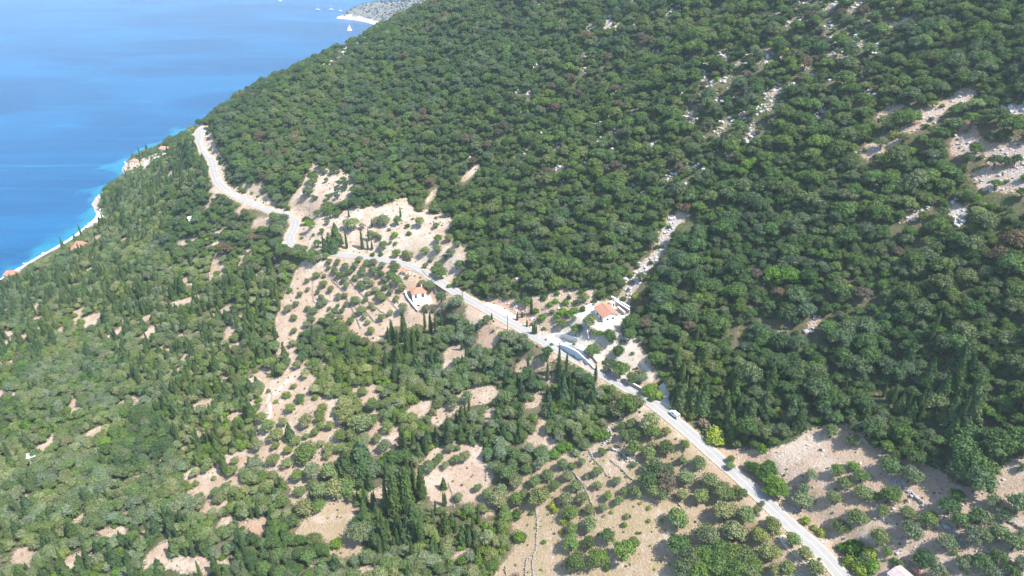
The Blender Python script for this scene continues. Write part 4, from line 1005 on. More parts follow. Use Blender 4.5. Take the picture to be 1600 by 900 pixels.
A = np.array([t['p'] + (t['R'],) for t in TR]); tpx, tpy, td = project(A[:, :3] + np.array([0, 0, 1]) * A[:, 3:] * .9)
size = A[:, 3] * FOC / td * 2
infr = (tpx > -6) & (tpx < 1606) & (tpy > -6) & (tpy < 915)
LONG = {'olive': 'olive_tree', 'oak': 'evergreen_oak', 'shrub': 'shrub', 'cypress': 'cypress_tree', 'conifer': 'conifer_tree', 'dead': 'leafless_tree'}
CAT = {'olive': 'olive tree', 'oak': 'oak tree', 'shrub': 'shrub', 'cypress': 'cypress', 'conifer': 'conifer', 'dead': 'leafless tree'}
MES = {}
for kd, vs in GEO.items():
    for vi, (cr, tk) in enumerate(vs):
        def mk_(nm, V, F, mats, slots=None):
            me = bpy.data.meshes.new(nm); me.from_pydata([tuple(map(float, v)) for v in V], [], [tuple(int(i) for i in f) for f in F]); me.update()
            for m_ in mats: me.materials.append(m_)
            if slots is not None: me.polygons.foreach_set('material_index', slots)
            return me
        c_ = mk_('crown', cr[0], cr[1], [M['leaf']]); t_ = mk_('trunk', tk[0], tk[1], [M['bark']])
        V, F = merge([(cr[0], cr[1]), tk])
        w_ = mk_(LONG[kd], V, F, [M['leaf'], M['bark']], [0] * len(cr[1]) + [1] * len(tk[1]))
        MES[kd, vi] = (c_, t_, w_)
# ---- labels: landmarks that can be found in the picture
LM = [('the terracotta-roofed house above the road', (950, 490)), ('the white house below the road bend', (655, 468)), ('the white van', (1048, 651)), ('the long pale blue wall', (905, 562)),
      ('the faded gabled roof at the bottom edge', (1412, 892)), ('the small tiled hut in the terraced grove', (634, 425)), ('the utility pole beside the blue wall', (873, 567)), ('the utility pole at the gravel lay-by', (793, 516)),
      ('the white stony gully', (1035, 385)), ('the bend where the road slips behind trees', (457, 345)), ('the pebble beach', (100, 378)), ('the bare stony slope at the right edge', (1560, 240)),
      ('the lower right corner of the photo', (1600, 900)), ('the lower left corner of the photo', (0, 900)), ('the red rubble bank above the road', (800, 485)), ('the far curve of the road', (314, 220)),
      ('the bottom edge at its middle', (800, 900)), ('the right edge at half height', (1600, 450)), ('the tall cypress group below the centre', (630, 760)), ('the long diagonal scree strip', (1430, 200)), ('the road at the bottom edge', (1310, 895)),
      ('the grassy clearing with an orange patch', (510, 830)), ('the small bare terrace lower left', (170, 830)), ('the left edge at half height', (0, 480)), ('the upper right corner of the photo', (1600, 0)), ('the high pale-green tree', (1165, 258)), ('the bright green crown at right', (1466, 515)),
      ('the grey stone opening', (1430, 335)), ('the small stony gap', (1265, 505)), ('the tall cypress pair', (1495, 640)), ('the huge rounded oaks', (1530, 700)),
      ('the high russet oak', (1073, 323)), ('the top right outcrops', (1300, 80)), ('the pale track beside the van', (1037, 615)), ('the yellow-green tree by the roadside', (1117, 683)),
      ('the deep forest russet oak', (1347, 455)), ('the upper middle outcrops', (1100, 110)), ('the bend of the forest edge', (1320, 655)), ('the forest edge beside the house', (1000, 500)), ('the centre of the photo', (800, 450)), ("the lower left quarter's middle", (400, 675)), ("the lower right quarter's middle", (1200, 675)),
      ("the upper right quarter's middle", (1200, 225)), ('the left edge two-thirds down', (0, 600)), ('the left edge three-quarters down', (0, 675)), ('the bottom edge a quarter along', (400, 900)), ('the right edge a quarter down', (1600, 225)),
      ('the right edge two-thirds down', (1600, 600)), ('the bottom edge an eighth along', (200, 900)), ('the top edge three-quarters along', (1200, 0)), ('the bottom edge three-eighths along', (600, 900)), ('the right edge three-eighths down', (1600, 340)),
      ('the point halfway between van and right edge', (1320, 600)), ('the left edge five-eighths down', (0, 560)), ('the left edge nine-tenths down', (0, 810))]
ORD = ['nearest', 'second nearest', 'third nearest', 'fourth nearest', 'fifth nearest', 'sixth nearest', 'seventh nearest', 'eighth nearest', 'ninth nearest', 'tenth nearest', 'eleventh nearest', 'twelfth nearest', 'thirteenth nearest', 'fourteenth nearest', 'fifteenth nearest', 'sixteenth nearest']
SIDES = [('', None), ('left of ', lambda dx, dy: -dx > abs(dy)), ('right of ', lambda dx, dy: dx > abs(dy)), ('above ', lambda dx, dy: -dy > abs(dx)), ('below ', lambda dx, dy: dy > abs(dx))]
WORDS = {'olive': 'grey-green olive tree', 'oak': 'dark round oak tree', 'shrub': 'low green bush', 'cypress': 'slender dark cypress', 'conifer': 'broad-based dark conifer', 'dead': 'leafless grey tree'}
SPW = {'bright': 'bright green', 'yellow': 'yellow-green', 'dark': 'dark green', 'pale': 'pale', 'brown': 'brownish'}
def word(t):
    kd, sp = t['kind'], t['sp']
    if not sp: return WORDS[kd]
    return SPW[sp] + ' ' + {'olive': 'olive tree', 'oak': 'round oak tree', 'shrub': 'bush'}[kd]
def area(px, py):
    if py < 130 and px > 700: return 'on the upper mountainside'
    if px > 1150 and py < 560: return 'in the forest on the right slope'
    if px > 1000 and py < 700: return 'in the woodland above the van'
    if px > 1150: return 'in the lower right olive grove'
    if px > 700 and py < 460: return 'on the wooded slope above the white house'
    if px < 300 and py < 480: return 'in the coastal wood by the beach'
    if px < 400 and py < 700: return 'on the slope at the left edge'
    if px < 420: return 'in the thick wood at lower left'
    if py > 640 and px < 800: return 'among the clearings at the bottom'
    if py > 640: return 'in the dry grass grove below the road'
    if py > 500: return 'in the wood just below the road'
    return 'around the upper bare ground'
NIND = {'olive': 300, 'oak': 300, 'shrub': 300, 'cypress': 300, 'conifer': 300, 'dead': 300}
indiv = []; rest = {k: [] for k in GEO}
for kd in GEO:
    ids = [i for i, t in enumerate(TR) if t['kind'] == kd]
    ids.sort(key=lambda i: -(size[i] if infr[i] else -1))
    n_in = sum(1 for i in ids if infr[i])
    cut = min(NIND[kd], n_in)
    indiv += ids[:cut]; rest[kd] = ids[cut:]
LBL = {}
groups_ = {}
for i in indiv: groups_.setdefault(word(TR[i]), []).append(i)
for wd, ids in groups_.items():
    allk = [i for i in range(len(TR)) if infr[i] and word(TR[i]) == wd]
    ax, ay = tpx[allk], tpy[allk]
    best = {}
    for nm, (lx, ly) in LM:
        dx, dy = ax - lx, ay - ly; dist = np.hypot(dx, dy)
        for sd, fn in SIDES:
            sel = np.arange(len(allk)) if fn is None else np.array([j for j in range(len(allk)) if fn(dx[j], dy[j])], int)
            if len(sel) == 0: continue
            o_ = sel[np.argsort(dist[sel])][:16]
            for rank, j in enumerate(o_):
                cost = rank + dist[j] * .02 + (0 if fn is None else 1.0)
                i = allk[j]
                if i not in best or cost < best[i][0]:
                    txt = f'{wd} {ORD[rank]} to {nm}' if fn is None else f'{wd}, {ORD[rank]} {sd}{nm}'
                    best[i] = (cost, txt)
    for i in ids:
        if i in best and len(best[i][1].split()) <= 16: LBL[i] = best[i][1]
for i in indiv:
    t = TR[i]; kd = t['kind']; x, y, z = t['p']; R_ = t['R']
    ar = area(tpx[i], tpy[i])
    grp = (CAT[kd] + ('es ' if kd == 'cypress' else 's ')) + ar
    lab = LBL.get(i) or (word(t) + ' ' + ar)
    c_, t_, w_ = MES[kd, t['v']]
    if size[i] < 9 or kd == 'shrub' and size[i] < 22:
        o = bpy.data.objects.new(LONG[kd], w_); link(o); o.location = (x, y, z - .1); o.rotation_euler = (0, 0, t['rot']); o.scale = (R_, R_, R_ * t['zs'])
        tag(o, lab, CAT[kd], grp); o['tint'] = t['tint']
    else:
        e = empty(LONG[kd], (x, y, z - .1), t['rot'], lab, CAT[kd], grp); e.scale = (R_, R_, R_ * t['zs'])
        for nm, me in (('crown', c_), ('trunk', t_)):
            o = bpy.data.objects.new(nm, me); link(o, e); o['tint'] = t['tint']
# ---- the many more of each kind: one object each, instances on points
def instancer(name, ids, kd):
    me = bpy.data.meshes.new(name); me.vertices.add(len(ids))
    me.vertices.foreach_set('co', np.array([TR[i]['p'] for i in ids], np.float32).ravel())
    def at(nm, typ, vals, key):
        a = me.attributes.new(nm, typ, 'POINT'); a.data.foreach_set(key, np.asarray(vals, np.float32 if key != 'value' or typ == 'FLOAT' else np.int32).ravel())
    at('tint', 'FLOAT_COLOR', [TR[i]['tint'] + (1,) for i in ids], 'color')
    at('siz', 'FLOAT_VECTOR', [(TR[i]['R'], TR[i]['R'], TR[i]['R'] * TR[i]['zs']) for i in ids], 'vector')
    at('turn', 'FLOAT', [TR[i]['rot'] for i in ids], 'value')
    at('pick', 'INT', [TR[i]['v'] for i in ids], 'value')
    o = link(bpy.data.objects.new(name, me))
    col = bpy.data.collections.new(name + '_kinds')
    for v in range(len(GEO[kd])):
        s_ = bpy.data.objects.new('%s_%02d' % (LONG[kd], v), MES[kd, v][2]); col.objects.link(s_)
    ng = bpy.data.node_groups.new(name, 'GeometryNodeTree')
    ng.interface.new_socket('Geometry', in_out='INPUT', socket_type='NodeSocketGeometry')
    ng.interface.new_socket('Geometry', in_out='OUTPUT', socket_type='NodeSocketGeometry')
    nn = ng.nodes; gi = nn.new('NodeGroupInput'); go = nn.new('NodeGroupOutput')
    m2p = nn.new('GeometryNodeMeshToPoints'); iop = nn.new('GeometryNodeInstanceOnPoints'); ci = nn.new('GeometryNodeCollectionInfo')
    ci.inputs['Collection'].default_value = col; ci.inputs['Separate Children'].default_value = True; ci.inputs['Reset Children'].default_value = True
    def na(nm, typ):
        a = nn.new('GeometryNodeInputNamedAttribute'); a.data_type = typ; a.inputs['Name'].default_value = nm; return a.outputs['Attribute']
    cx = nn.new('ShaderNodeCombineXYZ'); ng.links.new(na('turn', 'FLOAT'), cx.inputs[2])
    L = ng.links.new
    L(gi.outputs[0], m2p.inputs[0]); L(m2p.outputs[0], iop.inputs['Points']); L(ci.outputs[0], iop.inputs['Instance'])
    iop.inputs['Pick Instance'].default_value = True
    L(na('pick', 'INT'), iop.inputs['Instance Index']); L(cx.outputs[0], iop.inputs['Rotation']); L(na('siz', 'FLOAT_VECTOR'), iop.inputs['Scale'])
    L(iop.outputs[0], go.inputs[0])
    md = o.modifiers.new('spread', 'NODES'); md.node_group = ng
    return o
STUFF = {'olive': ('olive_thicket', 'mass of smaller grey-green olive trees covering the slopes below the road', 'olive trees'),
         'oak': ('oak_forest', 'dense evergreen oak forest covering the whole mountainside', 'forest'),
         'shrub': ('undergrowth', 'countless low green bushes filling gaps between the trees', 'undergrowth'),
         'cypress': ('cypress_wood', 'many further slender cypresses scattered through the lower wood', 'cypresses'),
         'conifer': ('conifer_wood', 'many further cone-shaped conifers on the coastal slope', 'conifers'),
         'dead': ('leafless_thicket', 'further leafless grey trees dotted about', 'leafless trees')}
for kd, ids in rest.items():
    if ids:
        nm, lb, ct = STUFF[kd]
        tag(instancer(nm, ids, kd), lb, ct, kind='stuff')
print('trees', len(TR), {k: len(v) for k, v in rest.items()}, len(indiv))

# ------------------------------------------------------------------ stones, walls
def stone_geo(seed, sub=1):
    r = np.random.default_rng(seed); V, F = ico(sub)
    V = V * np.array([1.0, r.uniform(.65, .95), r.uniform(.5, .75)]) * r.uniform(.75, 1.2, (len(V), 1)); return V, F
STONES = [stone_geo(s) for s in range(5)]
def stone_at(x, y, z, s, r, k=None):
    V, F = STONES[r.integers(5) if k is None else k]
    a = r.uniform(0, 6.28); c, s_ = math.cos(a), math.sin(a)
    W = V @ np.array([[c, s_, 0], [-s_, c, 0], [0, 0, 1]]) * s + np.array([x, y, z])
    return W, F
r = np.random.default_rng(77)
WLAB = ['upper left terrace', 'middle terrace', 'right terrace', 'lower middle terrace', 'leftmost terrace', 'terrace near the small tiled hut', 'terrace left of the white house', 'short upper terrace', 'long curved field', 'field below the stone heap',
        'olive row', 'lower olive row', 'long field at the bottom', 'second field at the bottom', 'thick upper field', 'tumbled grey', 'short stub', 'clearing', 'bottom edge', 'faint clearing', 'first rubble', 'thick rubble', 'second rubble', 'steep rubble', 'right edge rubble', 'roadside', 'left grove', 'scrub slope', 'upper scrub', 'roadside terrace']
for wi, (pts, h, th) in enumerate(WALLS):
    P = smooth(ground(pts), 4); P = resample(P, .55); parts = []
    if len(P) < 3: continue
    for q in P:
        z = H(q[0], q[1])
        for lv in range(2):
            parts.append(stone_at(q[0] + r.normal() * th * .18, q[1] + r.normal() * th * .18, z + h * (.18 + .48 * lv) + r.uniform(-.1, .1), .33 * r.uniform(.7, 1.25) * (1.0 if th < .8 else 1.25), r))
        if th > .8: parts.append(stone_at(q[0] + r.normal() * th * .5, q[1] + r.normal() * th * .5, z + .2, .5 * r.uniform(.6, 1.3), r))
    big = th > .8
    mx = np.mean([p[0] for p in pts]); my = np.mean([p[1] for p in pts])
    V, F = merge(parts)
    nmn, (lx, ly) = min(LM, key=lambda q: math.hypot(q[1][0] - mx, q[1][1] - my))
    sd = 'left of' if abs(mx - lx) > abs(my - ly) and mx < lx else 'right of' if abs(mx - lx) > abs(my - ly) else 'above' if my < ly else 'below'
    o = mesh_obj('rubble_bank' if big else 'dry_stone_wall', V, F, M['greyrock'] if big else M['stone'])
    tag(o, f'{"grey bank" if big else "low dry stone wall"}, {WLAB[wi]} one, {sd} {nmn}'[:140], 'stone wall', 'dry stone walls dividing the terraces')
# loose limestone on the outcrops, scree and groves
spts = []
def add_stones(mask, n, s0, s1):
    js, is_ = np.nonzero(mask)
    if len(js) == 0: return
    for k in r.integers(0, len(js), n):
        x, y = XX[js[k], is_[k]] + r.uniform(-1.4, 1.4), YY[js[k], is_[k]] + r.uniform(-1.4, 1.4)
        spts.append((x, y, H(x, y), s0 + (s1 - s0) * r.uniform() ** 3))
land_ok = (PX > -30) & (PX < 1640) & (PY > -40) & (PY < 940) & (YY > 60) & (ZZ > 1)
for x, y, a, b, tl in ROCKS:
    ca, sa = math.cos(math.radians(tl)), math.sin(math.radians(tl)); dx, dy = PX - x, -(PY - y)
    e = ((dx * ca + dy * sa) / (a + 3)) ** 2 + ((-dx * sa + dy * ca) / (b + 3)) ** 2
    m = (e < 1) & land_ok; add_stones(m, int(m.sum() * 1.7) + 3, .3, 1.4)
for P, kd in OPEN:
    m = in_poly(PX, PY, P) & land_ok; c = int(m.sum())
    if kd == 'rock': add_stones(m, c * 3, .3, 1.5)
    elif kd == 'scree': add_stones(m, int(c * 2.0), .2, 1.1)
    elif kd == 'red': add_stones(m, c * 3, .2, 1.0)
    elif kd == 'scrub': add_stones(m, c * 2, .25, 1.1)
    elif kd == 'grove': add_stones(m, int(c * .9), .15, .75)
    elif kd in ('pale',): add_stones(m, int(c * .7), .15, .6)
    elif kd in ('soil', 'grass'): add_stones(m, int(c * .25), .12, .45)
dS2, _ = seg_dist(XX, YY, SHORE)
add_stones((dS2 < 6) & (YY > 545) & land_ok | ((dS2 < 4) & (PX > -30) & (PX < 320) & (YY > 300)), 500, .5, 2.2)
me = bpy.data.meshes.new('loose_stones'); me.vertices.add(len(spts)); me.vertices.foreach_set('co', np.array([s[:3] for s in spts], np.float32).ravel())
a = me.attributes.new('siz', 'FLOAT', 'POINT'); a.data.foreach_set('value', np.array([s[3] for s in spts], np.float32))
a = me.attributes.new('turn', 'FLOAT', 'POINT'); a.data.foreach_set('value', r.uniform(0, 6.28, len(spts)).astype(np.float32))
a = me.attributes.new('pick', 'INT', 'POINT'); a.data.foreach_set('value', r.integers(0, 5, len(spts)).astype(np.int32))
so_ = link(bpy.data.objects.new('loose_stones', me))
scol = bpy.data.collections.new('stone_kinds')
for k_, (V, F) in enumerate(STONES):
    mm = bpy.data.meshes.new('stone'); mm.from_pydata([tuple(map(float, v)) for v in V], [], F); mm.materials.append(M['rockstone'])
    scol.objects.link(bpy.data.objects.new('stone_%d' % k_, mm))
ng = bpy.data.node_groups.new('loose_stones', 'GeometryNodeTree')
ng.interface.new_socket('Geometry', in_out='INPUT', socket_type='NodeSocketGeometry'); ng.interface.new_socket('Geometry', in_out='OUTPUT', socket_type='NodeSocketGeometry')
gi, go, m2p, iop, ci = [ng.nodes.new(q) for q in ('NodeGroupInput', 'NodeGroupOutput', 'GeometryNodeMeshToPoints', 'GeometryNodeInstanceOnPoints', 'GeometryNodeCollectionInfo')]
ci.inputs['Collection'].default_value = scol; ci.inputs['Separate Children'].default_value = True; ci.inputs['Reset Children'].default_value = True
def na_(nm, typ):
    q = ng.nodes.new('GeometryNodeInputNamedAttribute'); q.data_type = typ; q.inputs['Name'].default_value = nm; return q.outputs['Attribute']
cx = ng.nodes.new('ShaderNodeCombineXYZ'); ng.links.new(na_('turn', 'FLOAT'), cx.inputs[2]); iop.inputs['Pick Instance'].default_value = True
for a_, b_ in ((gi.outputs[0], m2p.inputs[0]), (m2p.outputs[0], iop.inputs['Points']), (ci.outputs[0], iop.inputs['Instance']), (na_('pick', 'INT'), iop.inputs['Instance Index']),
               (cx.outputs[0], iop.inputs['Rotation']), (na_('siz', 'FLOAT'), iop.inputs['Scale']), (iop.outputs[0], go.inputs[0])): ng.links.new(a_, b_)
so_.modifiers.new('spread', 'NODES').node_group = ng
tag(so_, 'white limestone blocks and rubble strewn over outcrops and groves', 'loose stones', kind='stuff')

# ------------------------------------------------------------------ buildings
def gable(name, L, W, h, rise, eave, wallm, roofm, loc, rot, label, cat, front=(), side=(), left=()):
    """house with its ridge along local Y; the -Y gable is the front; openings: (centre, bottom, width, height, kind)"""
    t = empty(name, loc, rot, label, cat)
    V = [(-W/2, -L/2, -2.0), (W/2, -L/2, -2.0), (W/2, L/2, -2.0), (-W/2, L/2, -2.0), (-W/2, -L/2, h), (W/2, -L/2, h), (W/2, L/2, h), (-W/2, L/2, h), (0, -L/2, h + rise), (0, L/2, h + rise)]
    F = [(0, 1, 5, 8, 4), (1, 2, 6, 5), (2, 3, 7, 9, 6), (3, 0, 4, 7)]
    mesh_obj('wall', V, F, wallm, t)
    sl = rise / (W / 2); e = eave; th = .18
    for s in (-1, 1):
        x1 = s * (W / 2 + e); z1 = h - e * sl
        a = [(0, -L/2 - e, h + rise + .06), (x1, -L/2 - e, z1 + .06), (x1, L/2 + e, z1 + .06), (0, L/2 + e, h + rise + .06)]
        b = [(x, y, z + th) for x, y, z in a]
        rf = mesh_obj('roof', a + b, [(0, 1, 2, 3), (7, 6, 5, 4), (0, 4, 5, 1), (1, 5, 6, 2), (2, 6, 7, 3), (3, 7, 4, 0)], roofm, t)
    V, F = merge([cyl(0, 0, 0, 1, .14, .14, 6)]); V = [(v[0], (v[2] - .5) * (L + 2 * e), h + rise + th + .02 + v[1]) for v in V]
    mesh_obj('ridge', V, F, roofm, t)
    for c, b, ww, hh, k in front: opening(t, k, c, -L/2, b, ww, hh, 0)
    for c, b, ww, hh, k in left: opening(t, k, -W/2, c, b, ww, hh, 1)
    for c, b, ww, hh, k in side: opening(t, k, W/2, c, b, ww, hh, 2)
    return t
def opening(t, k, x, y, b, w_, h_, face):
    m = M['wood'] if k == 'door' else M['glass']
    if face == 0: P = box(x - w_/2, x + w_/2, y - .05, y + .1, b, b + h_); Q_ = [box(x - w_/2 - .1, x + w_/2 + .1, y - .10, y + .05, b - .12, b - .002), box(x - w_/2 - .1, x + w_/2 + .1, y - .10, y + .05, b + h_ + .002, b + h_ + .1)]
    elif face == 1: P = box(x - .05, x + .1, y - w_/2, y + w_/2, b, b + h_); Q_ = [box(x - .10, x + .05, y - w_/2 - .1, y + w_/2 + .1, b - .12, b - .002), box(x - .10, x + .05, y - w_/2 - .1, y + w_/2 + .1, b + h_ + .002, b + h_ + .1)]
    else: P = box(x - .1, x + .05, y - w_/2, y + w_/2, b, b + h_); Q_ = [box(x - .05, x + .10, y - w_/2 - .1, y + w_/2 + .1, b - .12, b - .002), box(x - .05, x + .10, y - w_/2 - .1, y + w_/2 + .1, b + h_ + .002, b + h_ + .1)]
    f = mesh_obj('door' if k == 'door' else 'window', *P, m, t)
    mesh_obj('frame', *merge(Q_), M['cream'], f)
def wall_line(name, px, h, th, mat, label, cat='wall', z=None, cap=None, tops=None, base=-1.5, group=None):
    P = ground(px) if z is None else np.array([at_z(a, b, z) for a, b in px])
    n = len(P); V, F, CV = [], [], []
    for i, p in enumerate(P):
        a, b = P[max(0, i - 1)], P[min(n - 1, i + 1)]; dx, dy = b[0] - a[0], b[1] - a[1]; l = math.hypot(dx, dy); nx_, ny_ = -dy / l * th / 2, dx / l * th / 2
        zt = (tops[i] if tops is not None else p[2] + h); zb = p[2] + base
        V += [(p[0] - nx_, p[1] - ny_, zb), (p[0] + nx_, p[1] + ny_, zb), (p[0] + nx_, p[1] + ny_, zt), (p[0] - nx_, p[1] - ny_, zt)]
        cw = 1.35
        CV += [(p[0] - nx_ * cw, p[1] - ny_ * cw, zt + .003), (p[0] + nx_ * cw, p[1] + ny_ * cw, zt + .003), (p[0] + nx_ * cw, p[1] + ny_ * cw, zt + .12), (p[0] - nx_ * cw, p[1] - ny_ * cw, zt + .12)]
    for i in range(n - 1):
        for k in range(4): F.append((4 * i + k, 4 * i + (k + 1) % 4, 4 * i + 4 + (k + 1) % 4, 4 * i + 4 + k))
    F += [(0, 1, 2, 3), (4 * n - 1, 4 * n - 2, 4 * n - 3, 4 * n - 4)]
    e = empty(name, tuple(P[0]), 0, label, cat, group)
    o1 = mesh_obj('wall_face', [(v[0] - P[0][0], v[1] - P[0][1], v[2] - P[0][2]) for v in V], F, mat, e)
    if cap: mesh_obj('coping', [(v[0] - P[0][0], v[1] - P[0][1], v[2] - P[0][2]) for v in CV], F, cap, e)
    return e
# the house above the road
RV = math.atan2(.35, .94)                       # front gable looks down the slope to the camera's right
z0 = V1[2]
gv = at_z(947, 492, z0 + 1)
gable('hillside_house', 8.2, 7.0, 3.0, 1.5, .45, M['white'], M['roof'], (gv[0], gv[1], z0 - .1), RV, 'white house with terracotta gabled roof above the road, below the stony gully', 'house',
      front=((-1.4, 1.0, 1.1, 1.1, 'window'), (1.2, 1.0, 1.1, 1.1, 'window')), left=((-1.8, 0, 1.0, 2.1, 'door'), (1.4, 1.0, 1.2, 1.1, 'window')))
def flat_slab(name, px, z, mat, label, cat, th=.6):
    P = [at_z(a, b, z) for a, b in px]; n = len(P)
    V = [(p[0], p[1], z - th) for p in P] + [(p[0], p[1], z) for p in P]
    F = [tuple(range(n - 1, -1, -1)), tuple(range(n, 2 * n))] + [(i, (i + 1) % n, n + (i + 1) % n, n + i) for i in range(n)]
    o = mesh_obj(name, V, F, mat); return tag(o, label, cat)
flat_slab('terrace', [(923, 489), (938, 481), (947, 494), (946, 499), (935, 501)], z0 + .35, M['concrete'], 'pale concrete terrace on the left side of the terracotta-roofed house', 'terrace', 2.2)
flat_slab('terrace', [(946, 500), (958, 494), (976, 493), (977, 500), (948, 507), (944, 507)], z0 + .12, M['white'], 'bright white terrace in front of the gabled hillside house', 'terrace', 2.0)
flat_slab('terrace', [(928, 506), (944, 500), (951, 507), (943, 514), (939, 515)], z0 - 1.2, M['concrete'], 'lower pale terrace holding a blue table below the hillside house', 'terrace', 2.0)
wall_line('parapet_wall', [(889, 496), (900, 488), (913, 482), (926, 476), (936, 473)], .8, .35, M['concrete'], 'pale parapet wall along the upper edge of the house drive', cap=M['white'])
for a, b, lb in (((955, 468), (984, 485), 'upper'), ((959, 473), (983, 489), 'middle'), ((965, 484), (976, 493), 'lowest')):
    wall_line('retaining_wall', [a, ((a[0] + b[0]) / 2, (a[1] + b[1]) / 2), b], 1.7, .5, M['walldark'], f'{lb} of three stepped masonry walls with white tops right of the hillside house', cap=M['white'], group='stepped masonry walls beside the hillside house')
hp = at_z(957, 466.5, z0 + 4.5)
e = empty('pump_hut', (hp[0], hp[1], H(hp[0], hp[1]) - .3), .6, 'tiny white flat-roofed hut at the top end of the stepped walls', 'hut')
mesh_obj('wall', *box(-1, 1, -1, 1, -1, 2.0), M['white'], e); mesh_obj('roof', *box(-1.15, 1.15, -1.15, 1.15, 2.003, 2.15), M['concrete'], e); mesh_obj('door', *box(-.4, .4, -1.04, -.9, 0, 1.7), M['glass'], e)
pt = at_z(941, 509, z0 - 1.2)
e = empty('garden_table', (pt[0], pt[1], z0 - 1.2), .3, 'blue garden table on the lower pale terrace', 'table')
mesh_obj('table_top', *box(-1.1, 1.1, -.6, .6, .72, .78), M['blue'], e)
for sx_ in (-1, 1):
    for sy_ in (-.5, .5): mesh_obj('leg', *box(sx_ - .05, sx_ + .05, sy_ - .05, sy_ + .05, 0, .717), M['metal'], e)
# walls of the drive
wall_line('retaining_wall', [(854, 533), (866, 527), (880, 527), (893, 531), (903, 534)], 1.8, .45, M['concrete'], 'pale retaining wall on the uphill side of the drive mouth', cap=M['white'])
wall_line('retaining_wall', [(917, 518), (919, 526), (920, 532)], 1.2, .4, M['walldark'], 'short brown wall on the right side of the drive bend', cap=M['concrete'])
bwt = np.array([71.2, 73.0, 73.5, 72.4, 70.5])
bo = wall_line('blue_wall', BWPX, 0, .5, M['blue'], 'long white retaining wall along the road, tinted pale blue for shade', z=70.0, tops=bwt, base=-.6, cap=M['white'])  # white wall in shade: the blue of the shade is put into its colour
rl = [(p[0] + .42, p[1] + .27, t) for p, t in zip(bw, bwt)]
parts = []
rlr = resample(np.array(rl[:4]), 1.6)
for q in rlr: parts.append(cyl(q[0], q[1], q[2] - .4, q[2] + 1.05, .05, .05, 5))
for q, q2 in zip(rlr[:-1], rlr[1:]):
    for hh in (.35, .7, 1.0):
        a_, b_ = q, q2; V = [(a_[0], a_[1], a_[2] + hh), (b_[0], b_[1], b_[2] + hh), (b_[0], b_[1], b_[2] + hh + .12), (a_[0], a_[1], a_[2] + hh + .12), (a_[0] + .05, a_[1] + .04, a_[2] + hh), (b_[0] + .05, b_[1] + .04, b_[2] + hh), (b_[0] + .05, b_[1] + .04, b_[2] + hh + .12), (a_[0] + .05, a_[1] + .04, a_[2] + hh + .12)]
        parts.append((V, [(0, 1, 2, 3), (5, 4, 7, 6), (3, 2, 6, 7), (1, 0, 4, 5)]))
tag(mesh_obj('railing', *merge(parts), M['metal']), 'grey metal railing running along the top of the long pale blue wall', 'railing')
wall_line('retaining_wall', [(920, 552), (926, 560), (933, 569)], 1.4, .4, M['walldark'], 'dark edged wall right behind the end of the blue wall', cap=M['concrete'])
ph = at_z(909, 545, 74.0); 
e = empty('utility_hut', (ph[0], ph[1], H(ph[0], ph[1])), .9, 'small grey-blue box hut behind the long blue wall', 'hut')
mesh_obj('wall', *box(-1.1, 1.1, -1.4, 1.4, -1, 2.1), M['blue'], e); mesh_obj('roof', *box(-1.3, 1.3, -1.6, 1.6, 2.103, 2.25), M['white'], e); mesh_obj('door', *box(1.08, 1.14, -.5, .5, 0, 1.8), M['glass'], e)
wall_line('roadside_wall', [(977, 598.5), (990, 605), (1003, 612.5), (1016, 621)], 1.7, .5, M['walldark'], 'dark masonry wall with pale top on the road edge above the van', cap=M['concrete'])
# white house below the road
z2 = V2[2]
h2 = at_z(655, 462, z2 + 2)
e = empty('white_house', (h2[0], h2[1], z2 - .2), .28, 'white house with hipped terracotta roof and shaded blue side just below the road', 'house')
mesh_obj('wall', *box(-3.6, 3.4, -1.5, 4.4, -2.5, 4.6), M['white'], e)
a = [(-4.0, -1.9, 4.6), (3.8, -1.9, 4.6), (3.8, 4.8, 4.6), (-4.0, 4.8, 4.6)]
V = a + [(x, y, z - .18) for x, y, z in a] + [(-.8, 1.4, 6.3), (.6, 1.4, 6.3)]
mesh_obj('roof', V, [(0, 1, 9, 8), (1, 2, 9), (2, 3, 8, 9), (3, 0, 8), (4, 7, 6, 5), (0, 4, 5, 1), (1, 5, 6, 2), (2, 6, 7, 3), (3, 7, 4, 0)], M['roof'], e)
mesh_obj('terrace_block', *box(-3.598, 5.2, -6.5, -1.503, -3.5, 1.7), M['white'], e)
V, F = merge([box(-3.6, 5.2, -6.5, -6.3, 1.703, 2.5), box(5.0, 5.2, -6.297, -1.9, 1.703, 2.5)]); mesh_obj('parapet', V, F, M['white'], e)
for c, b, ww, hh, k in ((-1.6, -.9, 1.5, 1.9, 'window'), (2.6, -.9, 1.2, 1.6, 'window')): opening(e, k, c, -6.5, b, ww, hh, 0)
for c, b, ww, hh, k in ((-1.9, 1.75, 1.2, 2.1, 'window'), (1.6, 1.75, 1.4, 2.1, 'window')): opening(e, k, c, -1.5, b, ww, hh, 0)
for c, b, ww, hh, k in ((2.5, 1.2, 1.2, 1.2, 'window'), (0, 1.2, 1.0, 1.2, 'window')): opening(e, k, -3.6, c, b, ww, hh, 1)
mesh_obj('chimney', *box(1.6, 2.2, 2.6, 3.2, 5, 6.9), M['white'], e)
wall_line('curved_wall', [(633, 458), (636, 466), (641, 473), (647, 481), (653, 488)], 1.3, .5, M['walldark'], 'low curved wall sweeping round the left side of the white house', cap=M['white'])
wall_line('terrace_wall', [(678, 450), (683, 459), (690, 466)], .9, .4, M['walldark'], 'short wall between the white house and the road', cap=M['concrete'])
wall_line('terrace_wall', [(660, 424), (672, 436), (686, 449)], .6, .35, M['stone'], 'thin stone edging along the road above the white house')
